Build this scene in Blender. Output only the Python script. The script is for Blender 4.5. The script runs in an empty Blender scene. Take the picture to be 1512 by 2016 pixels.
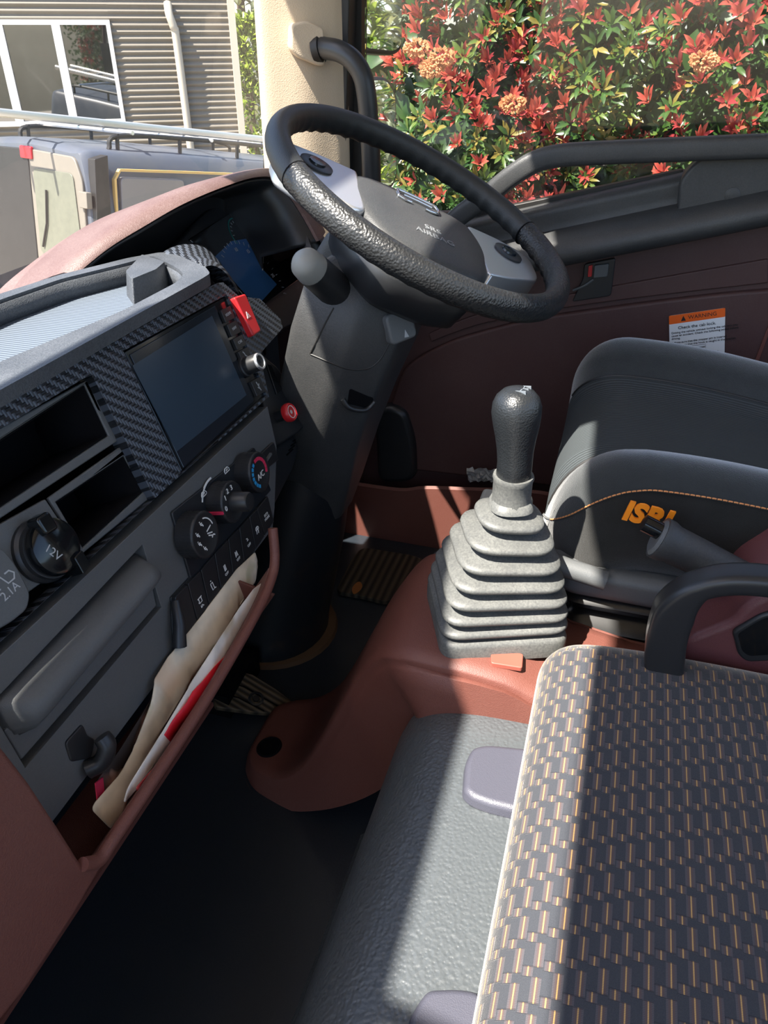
import bpy, bmesh, math, random
from math import sin, cos, pi, radians, sqrt, atan2
from mathutils import Vector, Matrix, noise
from mathutils.geometry import tessellate_polygon, delaunay_2d_cdt

random.seed(7)
SC = bpy.context.scene
COL = SC.collection

# ------------------------------------------------------------------ camera
# truck axes: X across the cab (driver on the +X side), Y forward, Z up, cab floor z = 0
FPX = 1500.0
PITCH, YAW = radians(32.3), radians(17.0)
EYE = Vector((0, 0, 1.0))
FW = Vector((cos(PITCH)*cos(YAW), cos(PITCH)*sin(YAW), -sin(PITCH)))
RT = Vector((sin(YAW), -cos(YAW), 0))
UPV = RT.cross(FW)
cam_d = bpy.data.cameras.new('camera')
cam_d.sensor_fit = 'VERTICAL'; cam_d.sensor_height = 36.0
cam_d.lens = FPX/2016*36.0
cam_d.clip_start = 0.02; cam_d.clip_end = 200
cam = bpy.data.objects.new('camera', cam_d); COL.objects.link(cam)
cam.matrix_world = Matrix(((RT.x, UPV.x, -FW.x, EYE.x), (RT.y, UPV.y, -FW.y, EYE.y), (RT.z, UPV.z, -FW.z, EYE.z), (0, 0, 0, 1)))
SC.camera = cam

# ------------------------------------------------------------------ light
SUN_TO = Vector((-0.50, 0.37, 1.0)).normalized()
world = bpy.data.worlds.new('world'); SC.world = world
world.use_nodes = True
wn = world.node_tree.nodes; wl = world.node_tree.links
wn.clear()
w_out = wn.new('ShaderNodeOutputWorld'); w_bg = wn.new('ShaderNodeBackground'); w_sky = wn.new('ShaderNodeTexSky')
w_sky.sky_type = 'NISHITA'; w_sky.sun_disc = False
w_sky.sun_elevation = math.asin(SUN_TO.z); w_sky.sun_rotation = atan2(SUN_TO.x, SUN_TO.y)
w_sky.air_density = 1.0; w_sky.dust_density = 1.5; w_sky.ozone_density = 1.0
w_bg.inputs['Strength'].default_value = 0.225
wl.new(w_sky.outputs[0], w_bg.inputs[0]); wl.new(w_bg.outputs[0], w_out.inputs[0])
sun_d = bpy.data.lights.new('sun', 'SUN'); sun_d.energy = 10.5; sun_d.angle = radians(0.6); sun_d.color = (1.0, 0.94, 0.85)
sun = bpy.data.objects.new('sun', sun_d); COL.objects.link(sun)
sun.rotation_euler = SUN_TO.to_track_quat('Z', 'Y').to_euler()
vs = SC.view_settings
vs.view_transform = 'Standard'; vs.look = 'None'; vs.gamma = 1.0; vs.use_curve_mapping = False
vs.exposure = 0.95
SC.cycles.max_bounces = 10; SC.cycles.transparent_max_bounces = 16; SC.cycles.diffuse_bounces = 5
SC.cycles.caustics_reflective = False; SC.cycles.caustics_refractive = False

# ------------------------------------------------------------------ geometry helpers
def pray(x, y):
    return (x-756)/FPX*RT - (y-1008)/FPX*UPV + FW

def ax(x, y, a, v):
    """where the sight line of a photo point meets a plane of the cab (axis a at value v)"""
    r = pray(x, y)
    return EYE + r*((v-EYE[a])/r[a])

def onp(x, y, p0, n):
    r = pray(x, y)
    return EYE + r*(((Vector(p0)-EYE).dot(n))/(r.dot(n)))

def hit(o, x, y, lift=0.0):
    """where the sight line of a photo point meets the surface of one built object"""
    dg = bpy.context.evaluated_depsgraph_get(); d = pray(x, y).normalized()
    ok, p, n, _ = o.ray_cast(EYE, d, depsgraph=dg)
    if not ok: return None, None
    return p+n*lift, n

class Frame:
    """a flat working surface in the cab: u, v in it, w out of it"""
    def __init__(s, o, u, v):
        s.o = Vector(o); s.u = Vector(u).normalized(); v = Vector(v)
        s.v = (v - s.u*v.dot(s.u)).normalized(); s.w = s.u.cross(s.v)
    def pt(s, u, v, w=0.0):
        return s.o + s.u*u + s.v*v + s.w*w
    def px(s, x, y, w=0.0):
        d = onp(x, y, s.o + s.w*w, s.w) - s.o
        return (d.dot(s.u), d.dot(s.v))
    def poly(s, pts, w=0.0):
        return [s.px(x, y, w) for x, y in pts]
    def mat(s, u=0, v=0, w=0, rot=0):
        p = s.pt(u, v, w); a = s.u*cos(rot)+s.v*sin(rot); b = s.v*cos(rot)-s.u*sin(rot)
        return Matrix(((a.x, b.x, s.w.x, p.x), (a.y, b.y, s.w.y, p.y), (a.z, b.z, s.w.z, p.z), (0, 0, 0, 1)))

def link(name, me, m, parent=None, bevel=0.0, seg=2, smooth=True, sharp=38, sub=0):
    me.name = name
    if m is not None: me.materials.append(m)
    if smooth:
        me.shade_smooth(); me.set_sharp_from_angle(angle=radians(sharp))
    o = bpy.data.objects.new(name, me); COL.objects.link(o)
    if parent is not None:
        o.parent = parent
        o.matrix_parent_inverse = parent.matrix_world.inverted() if parent.type != 'EMPTY' else Matrix.Translation(-parent.location)
    if bevel > 0:
        b = o.modifiers.new('bevel', 'BEVEL'); b.width = bevel; b.segments = seg; b.limit_method = 'ANGLE'; b.angle_limit = radians(38); b.harden_normals = True
        b.use_clamp_overlap = True
    if sub:
        b = o.modifiers.new('sub', 'SUBSURF'); b.levels = sub; b.render_levels = sub
    return o

def mesh(name, vs_, fs, m, parent=None, uv=None, fix=True, **k):
    me = bpy.data.meshes.new(name)
    me.from_pydata([tuple(v) for v in vs_], [], [tuple(f) for f in fs]); me.update()
    if fix:
        bm = bmesh.new(); bm.from_mesh(me); bmesh.ops.recalc_face_normals(bm, faces=bm.faces); bm.to_mesh(me); bm.free()
    if uv is not None:
        l = me.uv_layers.new(name='UVMap')
        for lp in me.loops: l.data[lp.index].uv = uv[lp.vertex_index]
    return link(name, me, m, parent, **k)

def thing(name, label=None, cat=None, loc=(0, 0, 0), group=None, kind=None):
    o = bpy.data.objects.new(name, None); COL.objects.link(o); o.location = loc; o.empty_display_size = 0.05
    return tag(o, label, cat, group, kind)

def tag(o, label=None, cat=None, group=None, kind=None):
    if label: o['label'] = label
    if cat: o['category'] = cat
    if group: o['group'] = group
    if kind: o['kind'] = kind
    return o

def struct(o): return tag(o, kind='structure')

def fillet(poly, r, n=5):
    """round the corners of a 2-D polygon"""
    out = []; N = len(poly)
    for i in range(N):
        p0, p, p1 = Vector(poly[i-1]), Vector(poly[i]), Vector(poly[(i+1) % N])
        a, b = p0-p, p1-p
        rr = r[i] if isinstance(r, (list, tuple)) else r
        d = min(rr, a.length*0.45, b.length*0.45)
        if d < 1e-6: out.append((p.x, p.y)); continue
        q0 = p+a.normalized()*d; q1 = p+b.normalized()*d
        for k in range(n+1):
            t = k/n
            q = q0*(1-t)**2 + p*(2*t*(1-t)) + q1*t*t
            out.append((q.x, q.y))
    return out

def prism(name, fr, poly, w0, w1, m, parent=None, holes=(), bevel=0.0, taper=0.0, **k):
    """flat shape with a thickness, standing on a Frame; holes go right through"""
    loops = [list(poly)] + [list(h) for h in holes]
    tri = tessellate_polygon([[Vector((a, b, 0)) for a, b in lp] for lp in loops])
    flat = [p for lp in loops for p in lp]; n = len(flat)
    c = Vector((sum(p[0] for p in poly)/len(poly), sum(p[1] for p in poly)/len(poly)))
    V = [fr.pt(a, b, w0) for a, b in flat]
    V += [fr.pt(c.x+(a-c.x)*(1-taper), c.y+(b-c.y)*(1-taper), w1) for a, b in flat]
    F = []
    if holes:
        for t in tri: F.append(t); F.append([i+n for i in t])
    else:
        F.append(list(range(n))); F.append([i+n for i in range(n)])
    s = 0
    for lp in loops:
        L = len(lp)
        for i in range(L): F.append((s+i, s+(i+1) % L, n+s+(i+1) % L, n+s+i))
        s += L
    return mesh(name, V, F, m, parent, uv=flat+flat, bevel=bevel, **k)

def rrect(cx, cy, hx, hy, r, n=5):
    return fillet([(cx-hx, cy-hy), (cx+hx, cy-hy), (cx+hx, cy+hy), (cx-hx, cy+hy)], r, n)

def disc(cx, cy, r, n=32):
    return [(cx+r*cos(2*pi*i/n), cy+r*sin(2*pi*i/n)) for i in range(n)]

def box(name, lo, hi, m, parent=None, bevel=0.0, **k):
    f = Frame((0, 0, 0), (1, 0, 0), (0, 1, 0))
    return prism(name, f, [(lo[0], lo[1]), (hi[0], lo[1]), (hi[0], hi[1]), (lo[0], hi[1])], lo[2], hi[2], m, parent, bevel=bevel, **k)

def catmull(P, n=8, closed=False):
    P = [Vector(p) for p in P]; N = len(P); out = []
    rng = N if closed else N-1
    for i in range(rng):
        if closed: p0, p1, p2, p3 = P[i-1], P[i], P[(i+1) % N], P[(i+2) % N]
        else:
            p1, p2 = P[i], P[i+1]
            p0 = P[i-1] if i > 0 else p1*2-p2
            p3 = P[i+2] if i+2 < N else p2*2-p1
        for k in range(n):
            t = k/n
            out.append(0.5*((2*p1)+(p2-p0)*t+(2*p0-5*p1+4*p2-p3)*t*t+(3*p1-p0-3*p2+p3)*t**3))
    if not closed: out.append(P[-1].copy())
    return out

def loft(name, rings, m, parent=None, closed=True, caps=True, loop=False, uv=None, **k):
    n = len(rings[0]); V = [p for r in rings for p in r]; F = []
    R = len(rings)
    for i in range(R if loop else R-1):
        a, b = i*n, ((i+1) % R)*n
        for j in range(n if closed else n-1):
            j2 = (j+1) % n
            F.append((a+j, a+j2, b+j2, b+j))
    if caps and closed and not loop:
        F.append(list(range(n))); F.append([(R-1)*n+i for i in range(n)])
    return mesh(name, V, F, m, parent, uv=uv, **k)

def tube_rings(path, rad, n=12, up=None, sx=1.0, closed=False):
    P = [Vector(p) for p in path]; N = len(P); rings = []
    ref = Vector(up) if up else None
    prev = None
    for i in range(N):
        if closed: t = (P[(i+1) % N]-P[i-1]).normalized()
        else: t = (P[min(i+1, N-1)]-P[max(i-1, 0)]).normalized()
        if ref is not None: a = (ref - t*ref.dot(t)).normalized()
        elif prev is None: a = t.orthogonal().normalized()
        else: a = (prev - t*prev.dot(t)).normalized()
        prev = a; b = t.cross(a)
        r = rad(i/(N-1)) if callable(rad) else rad
        rings.append([P[i]+a*(r*cos(2*pi*j/n))+b*(r*sx*sin(2*pi*j/n)) for j in range(n)])
    return rings

def tube(name, path, rad, m, parent=None, n=12, closed=False, up=None, sx=1.0, **k):
    return loft(name, tube_rings(path, rad, n, up, sx, closed), m, parent, loop=closed, **k)

def lathe(name, fr, cu, cv, prof, m, parent=None, n=32, rib=None, **k):
    """turn a (radius, w) profile about an axis standing on a Frame"""
    rings = []
    for r, w in prof:
        rings.append([fr.pt(cu+r*cos(2*pi*j/n), cv+r*sin(2*pi*j/n), w) for j in range(n)])
    return loft(name, rings, m, parent, **k)

def grid(name, G, m, parent=None, uv=None, wrap=False, **k):
    R, n = len(G), len(G[0]); F = []
    for i in range(R-1):
        for j in range(n-1): F.append((i*n+j, i*n+j+1, (i+1)*n+j+1, (i+1)*n+j))
    return mesh(name, [p for r in G for p in r], F, m, parent, uv=[q for r in uv for q in r] if uv else None, **k)

def text(name, s, M, size, m, parent=None, depth=0.0003, align='CENTER', shear=0.0, bold=0.0, sxy=(1, 1)):
    cu = bpy.data.curves.new(name, 'FONT'); cu.body = s; cu.size = size; cu.align_x = align; cu.align_y = 'CENTER'
    cu.extrude = depth; cu.shear = shear; cu.offset = bold; cu.resolution_u = 3
    t = bpy.data.objects.new(name, cu); COL.objects.link(t)
    dg = bpy.context.evaluated_depsgraph_get()
    me = bpy.data.meshes.new_from_object(t.evaluated_get(dg))
    bpy.data.objects.remove(t); bpy.data.curves.remove(cu)
    me.transform(M @ Matrix.Diagonal((sxy[0], sxy[1], 1, 1)))
    me.materials.clear()
    return link(name, me, m, parent, smooth=False)

def merge_text(name, items, m, parent=None):
    """several lines of lettering on one part: items = (string, matrix, size)"""
    bm = bmesh.new()
    for it in items:
        o = text('tmp', it[0], it[1], it[2], None, None, **(it[3] if len(it) > 3 else {}))
        bm.from_mesh(o.data); me = o.data; bpy.data.objects.remove(o); bpy.data.meshes.remove(me)
    me = bpy.data.meshes.new(name); bm.to_mesh(me); bm.free()
    return link(name, me, m, parent, smooth=False)

def strokes(name, fr, lines, wd, w0, w1, m, parent=None):
    """painted marks: poly-lines of a given width on a Frame"""
    V = []; F = []
    for L in lines:
        P = [Vector(p) for p in L]
        for i in range(len(P)):
            d = (P[min(i+1, len(P)-1)]-P[max(i-1, 0)])
            d = d.normalized() if d.length > 0 else Vector((1, 0))
            nn = Vector((-d.y, d.x))*wd/2
            a, b = P[i]+nn, P[i]-nn
            base = len(V)
            V += [fr.pt(a.x, a.y, w1), fr.pt(b.x, b.y, w1), fr.pt(b.x, b.y, w0), fr.pt(a.x, a.y, w0)]
            if i:
                q = base-4
                for e in range(4): F.append((q+e, q+(e+1) % 4, base+(e+1) % 4, base+e))
        F.append([base+e for e in range(4)]); q0 = base-4*(len(P)-1); F.append([q0+e for e in range(4)])
    return mesh(name, V, F, m, parent, smooth=False)

# ------------------------------------------------------------------ materials
class NT:
    def __init__(s, name):
        s.m = bpy.data.materials.new(name); s.m.use_nodes = True
        s.t = s.m.node_tree; s.t.nodes.clear()
        s.out = s.t.nodes.new('ShaderNodeOutputMaterial')
    def n(s, typ, **kw):
        nd = s.t.nodes.new(typ)
        for k, v in kw.items(): setattr(nd, k, v)
        return nd
    def l(s, a, b): s.t.links.new(a, b)
    def val(s, sock, v):
        if hasattr(v, 'is_output') or isinstance(v, bpy.types.NodeSocket): s.l(v, sock)
        else: sock.default_value = v
    def math(s, op, a, b=0.0, c=None):
        nd = s.n('ShaderNodeMath', operation=op); s.val(nd.inputs[0], a); s.val(nd.inputs[1], b)
        if c is not None: s.val(nd.inputs[2], c)
        return nd.outputs[0]
    def mix(s, f, a, b):
        nd = s.n('ShaderNodeMix', data_type='RGBA'); s.val(nd.inputs[0], f)
        s.val(nd.inputs[6], a); s.val(nd.inputs[7], b); return nd.outputs[2]
    def coord(s, kind='Object'): return s.n('ShaderNodeTexCoord').outputs[kind]
    def noise(s, vec, scale, detail=2, rough=0.5):
        nd = s.n('ShaderNodeTexNoise'); s.l(vec, nd.inputs['Vector']); nd.inputs['Scale'].default_value = scale
        nd.inputs['Detail'].default_value = detail; nd.inputs['Roughness'].default_value = rough; return nd.outputs['Fac']
    def voro(s, vec, scale, feat='F1'):
        nd = s.n('ShaderNodeTexVoronoi', feature=feat); s.l(vec, nd.inputs['Vector']); nd.inputs['Scale'].default_value = scale
        return nd.outputs['Distance']
    def ramp(s, f, stops):
        nd = s.n('ShaderNodeValToRGB'); s.l(f, nd.inputs[0]); e = nd.color_ramp.elements
        e[0].position, e[0].color = stops[0]; e[1].position, e[1].color = stops[1]
        for p, c in stops[2:]:
            q = e.new(p); q.color = c
        return nd.outputs[0]
    def bump(s, h, strength=0.3, dist=0.001):
        nd = s.n('ShaderNodeBump'); s.l(h, nd.inputs['Height']); nd.inputs['Strength'].default_value = strength
        nd.inputs['Distance'].default_value = dist; return nd.outputs[0]
    def bsdf(s, color, rough=0.5, spec=0.5, metal=0.0, normal=None, **kw):
        b = s.n('ShaderNodeBsdfPrincipled')
        s.val(b.inputs['Base Color'], color); s.val(b.inputs['Roughness'], rough); s.val(b.inputs['Metallic'], metal)
        b.inputs['Specular IOR Level'].default_value = spec
        if normal is not None: s.l(normal, b.inputs['Normal'])
        for k, v in kw.items(): s.val(b.inputs[k], v)
        s.l(b.outputs[0], s.out.inputs[0]); return b

def c4(c): return (c[0], c[1], c[2], 1.0)

def plastic(name, col, rough=0.5, grain=900, bump=0.25, spec=0.5, dust=0.0, dustcol=(.35, .33, .3), dist=0.0006):
    k = NT(name); co = k.coord()
    base = c4(col)
    if dust > 0:
        d = k.noise(co, 14, 5, .65); d2 = k.noise(co, 420, 2, .6)
        f = k.math('MULTIPLY', k.math('MULTIPLY', d, d2), dust*4)
        base = k.mix(f, c4(col), c4(dustcol))
    nrm = None
    if grain:
        v = k.voro(co, grain); nz = k.noise(co, grain*.5, 2)
        nrm = k.bump(k.math('ADD', v, k.math('MULTIPLY', nz, .6)), bump, dist)
    k.bsdf(base, rough, spec, normal=nrm); return k.m

def flat(name, col, rough=0.5, spec=0.5, metal=0.0, **kw):
    k = NT(name); k.bsdf(c4(col), rough, spec, metal, **kw); return k.m

M_black = plastic('black_grained_plastic', (.026, .028, .030), .45, 850, .3, dust=.05)
M_blacksm = plastic('black_smooth_plastic', (.018, .019, .021), .38, 0)
M_hood = plastic('dusty_maroon_dash_top', (.078, .034, .029), .55, 700, .4, dust=.16, dustcol=(.38, .30, .28))
M_char = plastic('charcoal_panel', (.092, .098, .101), .5, 1300, .2, dust=.04)
M_tray = plastic('dusty_grey_dash', (.026, .031, .038), .48, 700, .5, dust=.13, dustcol=(.34, .36, .39))
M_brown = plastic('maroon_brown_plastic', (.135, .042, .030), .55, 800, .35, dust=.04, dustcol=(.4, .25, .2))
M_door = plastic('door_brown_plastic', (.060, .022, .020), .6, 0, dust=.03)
M_beige = plastic('beige_pillar_plastic', (.62, .50, .36), .6, 520, .35)
M_rubber = plastic('dusty_rubber', (.038, .041, .043), .52, 0, dust=.24, dustcol=(.30, .30, .27))
M_knob = plastic('gear_knob_leather', (.014, .016, .018), .36, 520, .5)
M_floor = plastic('dark_floor_vinyl', (.015, .021, .029), .40, 420, .25, dust=.015)
M_void = flat('dark_interior', (.004, .004, .005), .8, .1)
M_gloss = flat('gloss_black', (.006, .007, .008), .12)
M_silver = flat('satin_silver', (.66, .68, .71), .34, .5, .8)
M_metal = flat('steel', (.4, .38, .35), .35, .5, 1.0)
M_red = flat('red_plastic', (.52, .018, .022), .35)
M_white = flat('white_print', (.78, .78, .76), .6)
M_grey = flat('grey_print', (.42, .43, .44), .6)
M_orange = flat('orange_thread', (.85, .23, .02), .7)
M_blue = flat('blue_print', (.02, .30, .62), .5)
M_redp = flat('red_print', (.65, .03, .09), .5)
M_seal = flat('black_rubber_seal', (.012, .011, .010), .5)
M_gtop = flat('smoky_glass_screen', (.012, .017, .024), .16, .5)

def mat_vinyl():
    k = NT('grey_embossed_vinyl'); co = k.coord()
    v = k.voro(co, 290, 'SMOOTH_F1'); nz = k.noise(co, 160, 3)
    h = k.math('ADD', v, k.math('MULTIPLY', nz, .8))
    k.bsdf((.070, .079, .085, 1), .38, .7, normal=k.bump(h, .5, .0017)); return k.m
M_vinyl = mat_vinyl()

def mat_leather():
    k = NT('black_grip_leather'); co = k.coord()
    v = k.voro(co, 330); nz = k.noise(co, 200, 3)
    k.bsdf((.016, .017, .018, 1), .40, .55, normal=k.bump(k.math('ADD', v, nz), .6, .0012)); return k.m
M_leather = mat_leather()

def mat_gripfine():
    k = NT('black_grip_fine'); co = k.coord()
    v = k.voro(co, 800)
    k.bsdf((.020, .022, .023, 1), .48, .5, normal=k.bump(v, .35, .0006)); return k.m
M_gripf = mat_gripfine()

def mat_carbon():
    k = NT('carbon_weave'); uv = k.coord('UV'); sp = k.n('ShaderNodeSeparateXYZ'); k.l(uv, sp.inputs[0])
    c = 0.0034
    x = k.math('DIVIDE', sp.outputs[0], c); y = k.math('DIVIDE', sp.outputs[1], c)
    fx = k.math('FLOOR', x); fy = k.math('FLOOR', y)
    t = k.math('FLOORED_MODULO', k.math('ADD', fx, fy), 4.0)
    warp = k.math('LESS_THAN', t, 1.5)
    # fibre bundles bulge along their own direction
    bx = k.math('ABSOLUTE', k.math('SINE', k.math('MULTIPLY', x, pi))); by = k.math('ABSOLUTE', k.math('SINE', k.math('MULTIPLY', y, pi)))
    h = k.math('ADD', k.math('MULTIPLY', warp, bx), k.math('MULTIPLY', k.math('SUBTRACT', 1.0, warp), k.math('ADD', by, .5)))
    colr = k.mix(warp, (.016, .018, .022, 1), (.066, .078, .100, 1))
    k.bsdf(colr, k.math('ADD', .30, k.math('MULTIPLY', warp, .12)), .55, normal=k.bump(h, .5, .0012)); return k.m
M_carbon = mat_carbon()

def mat_ridged(name, col, period, axis, rough=.5, bumpd=.0015, dark=.45):
    k = NT(name); uv = k.coord('UV'); sp = k.n('ShaderNodeSeparateXYZ'); k.l(uv, sp.inputs[0])
    s = k.math('SINE', k.math('MULTIPLY', sp.outputs[axis], 2*pi/period)); s = k.math('MULTIPLY_ADD', s, .5, .5)
    cc = k.mix(s, c4([q*dark for q in col]), c4(col))
    k.bsdf(cc, rough, .5, normal=k.bump(s, .6, bumpd)); return k.m
M_traymat = mat_ridged('ribbed_tray_mat', (.135, .165, .205), .0052, 0, .5, .0012, .5)
M_ribseat = mat_ridged('ribbed_black_fabric', (.052, .063, .068), .0056, 0, .85, .001, .35)

def mat_fabric_plain():
    k = NT('plain_black_fabric'); co = k.coord(); nz = k.noise(co, 900, 2); n2 = k.noise(co, 60, 4)
    cc = k.mix(n2, (.020, .023, .024, 1), (.034, .038, .039, 1))
    b = k.bsdf(cc, .9, .25, normal=k.bump(nz, .5, .001)); b.inputs['Sheen Weight'].default_value = .9; b.inputs['Sheen Roughness'].default_value = .4; return k.m
M_fab = mat_fabric_plain()

def mat_suede():
    k = NT('black_suede'); co = k.coord(); nz = k.noise(co, 1400, 2); n2 = k.noise(co, 35, 4)
    cc = k.mix(n2, (.009, .009, .008, 1), (.019, .019, .017, 1))
    b = k.bsdf(cc, .95, .2, normal=k.bump(nz, .6, .001)); b.inputs['Sheen Weight'].default_value = .35; return k.m
M_suede = mat_suede()

def mat_checkfab():
    """woven block fabric: dark blocks, mauve stripes with a yellow thread, long rows and short rows"""
    k = NT('woven_block_fabric'); uv = k.coord('UV'); sp = k.n('ShaderNodeSeparateXYZ'); k.l(uv, sp.inputs[0])
    PX, PY = .0245, .0146
    y = k.math('DIVIDE', sp.outputs[1], PY)                      # across the seat front to back
    col = k.math('FLOOR', k.math('MULTIPLY', y, 2.0))
    x = k.math('DIVIDE', sp.outputs[0], PX)
    x = k.math('ADD', x, k.math('MULTIPLY', k.math('FLOORED_MODULO', col, 2.0), .0))
    x = k.math('ADD', x, k.math('MULTIPLY', k.math('FLOOR', y), .22))
    fx = k.math('FRACT', x)
    short = k.math('GREATER_THAN', fx, .72)
    yy = k.math('FRACT', k.math('ADD', y, k.math('MULTIPLY', short, .45)))
    stripe = k.math('GREATER_THAN', yy, .52)
    d = k.math('ABSOLUTE', k.math('SUBTRACT', yy, .76))
    yel = k.math('LESS_THAN', d, .034)
    fine = k.math('MULTIPLY_ADD', k.math('SINE', k.math('MULTIPLY', sp.outputs[0], 2*pi/.0011)), .5, .5)
    yel = k.math('MULTIPLY', yel, k.math('MULTIPLY_ADD', fine, .5, .5))
    near = k.math('LESS_THAN', d, .14)
    nz = k.noise(k.coord(), 1500, 2)
    dark = k.mix(nz, (.030, .033, .041, 1), (.054, .058, .067, 1))
    mauve = k.mix(fine, (.060, .054, .062, 1), (.090, .082, .090, 1))
    mauve = k.mix(k.math('MULTIPLY', near, .6), mauve, (.10, .062, .055, 1))
    cc = k.mix(stripe, dark, mauve)
    cc = k.mix(yel, cc, (.50, .31, .11, 1))
    # block edges sink in
    e1 = k.math('LESS_THAN', k.math('ABSOLUTE', k.math('SUBTRACT', fx, .72)), .03)
    e2 = k.math('LESS_THAN', fx, .03)
    edge = k.math('MAXIMUM', e1, e2)
    cc = k.mix(k.math('MULTIPLY', edge, .45), cc, (.018, .018, .022, 1))
    h = k.math('SUBTRACT', k.math('MULTIPLY_ADD', nz, .5, k.math('MULTIPLY', k.math('SUBTRACT', 1.0, stripe), .35)), edge)
    b = k.bsdf(cc, .92, .2, normal=k.bump(h, .5, .0012)); b.inputs['Sheen Weight'].default_value = .9; b.inputs['Sheen Roughness'].default_value = .35
    b.inputs['Sheen Tint'].default_value = (1, .95, .85, 1)
    return k.m
M_check = mat_checkfab()

def mat_glass(name, refl=.10, dirt=.04, tint=(1, 1, 1)):
    k = NT(name); tr = k.n('ShaderNodeBsdfTransparent'); tr.inputs[0].default_value = c4(tint)
    gl = k.n('ShaderNodeBsdfGlossy'); gl.inputs['Roughness'].default_value = .01
    fr = k.n('ShaderNodeFresnel'); fr.inputs[0].default_value = 1.45
    m1 = k.n('ShaderNodeMixShader'); k.l(k.math('MULTIPLY', fr.outputs[0], refl*10), m1.inputs[0]); k.l(tr.outputs[0], m1.inputs[1]); k.l(gl.outputs[0], m1.inputs[2])
    df = k.n('ShaderNodeBsdfTranslucent'); df.inputs[0].default_value = (.8, .78, .72, 1)
    d2 = k.n('ShaderNodeBsdfDiffuse'); d2.inputs[0].default_value = (.8, .78, .72, 1)
    m0 = k.n('ShaderNodeMixShader'); m0.inputs[0].default_value = .5; k.l(df.outputs[0], m0.inputs[1]); k.l(d2.outputs[0], m0.inputs[2])
    co = k.coord(); a = k.noise(co, 5, 6, .7); b = k.noise(co, 90, 3, .7)
    f = k.math('MULTIPLY', k.math('MULTIPLY', a, b), dirt*4)
    m2 = k.n('ShaderNodeMixShader'); k.l(f, m2.inputs[0]); k.l(m1.outputs[0], m2.inputs[1]); k.l(m0.outputs[0], m2.inputs[2])
    k.l(m2.outputs[0], k.out.inputs[0]); return k.m
M_wind = mat_glass('windscreen_glass', .09, .020)
M_side = mat_glass('side_window_glass', .09, .012)

# ================================================================== THE CAB SHELL
X0, X1 = -0.62, 1.50
struct(box('floor', (X0, -1.0, -0.06), (X1, 0.80, 0.0), M_floor))
struct(box('wall_front', (X0, 0.80, -0.06), (X1, 0.86, 0.70), M_void))
wb_ = Frame((0, -1.03, 0), (1, 0, 0), (0, 0, 1))
struct(prism('wall_back', wb_, [(X0, -.06), (X1, -.06), (X1, 1.695), (X0, 1.695)], -.03, .03, plastic('pale_headlining', (.55, .50, .43), .8, 400, .2), holes=[[(-.45, .80), (1.30, .80), (1.30, 1.58), (-.45, 1.58)]]))  # wide rear opening added so fill light reaches the dash
M_head = plastic('beige_headlining', (.62, .55, .45), .85, 400, .2)
hdr = [(p.x, p.y) for p in catmull([(X0-.2, .425, 0), (-.22, .428, 0), (.10, .427, 0), (.40, .430, 0), (.70, .460, 0), (.95, .498, 0), (X1+.06, .53, 0)], 5)]  # front edge of the unseen roof, curved to place its shadow
struct(prism('ceiling', Frame((0, 0, 0), (1, 0, 0), (0, 1, 0)), [(X1+.06, -1.06), (X0, -1.06)][::-1]+[(X1+.06, -1.06)][:0]+hdr[::-1] if False else [(X0-.2, -1.06), (X1+.06, -1.06)]+hdr[::-1], 1.70, 1.76, M_head))
# windscreen: gently bowed glass that rolls back to the header
def wscr(t, z):
    x = X0 + (1.455-X0)*t
    bow = 0.10*(1-((x-.44)/1.02)**2)
    zz = z
    y = .672 - .11*(zz-.785) + bow
    if zz > 1.50: y -= (zz-1.50)**2*2.6
    return Vector((x, y, zz))
G = [[wscr(i/24, .62+(1.715-.62)*j/14) for i in range(25)] for j in range(15)]
struct(grid('window_1', G, M_wind, fix=False))
# A-pillar trim (beige) with the grab handle mount, and the black seals either side of it
def pil(z):
    yl = .640-.015*(z-.786); yr = .520
    return [(1.37, yl-.002), (1.385, yl-.035), (1.405, yl-.070), (1.432, yl-.098), (1.452, yr+.004), (1.475, yr), (1.49, yr+.06), (1.47, yl+.02), (1.42, yl+.02), (1.385, yl+.012)]
rings = []
for i in range(13):
    z = .66+i*(1.72-.66)/12
    rings.append([(p.x, p.y, z) for p in catmull([(a, b, 0) for a, b in pil(z)], 4, True)])
pillar = struct(loft('trim_1', rings, M_beige, sharp=60))
# windscreen edge seal beside the pillar
def seal_strip(name, px_l, px_r, Xp, dep, m):
    fr = Frame((Xp, 0, 0), (0, -1, 0), (0, 0, 1))
    poly = fr.poly(px_l+px_r[::-1])
    return struct(prism(name, fr, poly, -dep, 0.004, m, bevel=.002))
seal_strip('trim_2', [(527, -60), (519, 340)], [(540, -60), (534, 345)], 1.392, .03, M_seal)
seal_strip('trim_3', [(640, -60), (641, 370)], [(652, -60), (652, 375)], 1.447, .02, M_door)
seal_strip('trim_4', [(651, -60), (652, 380)], [(690, -60), (679, 395)], 1.462, .05, M_seal)

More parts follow.
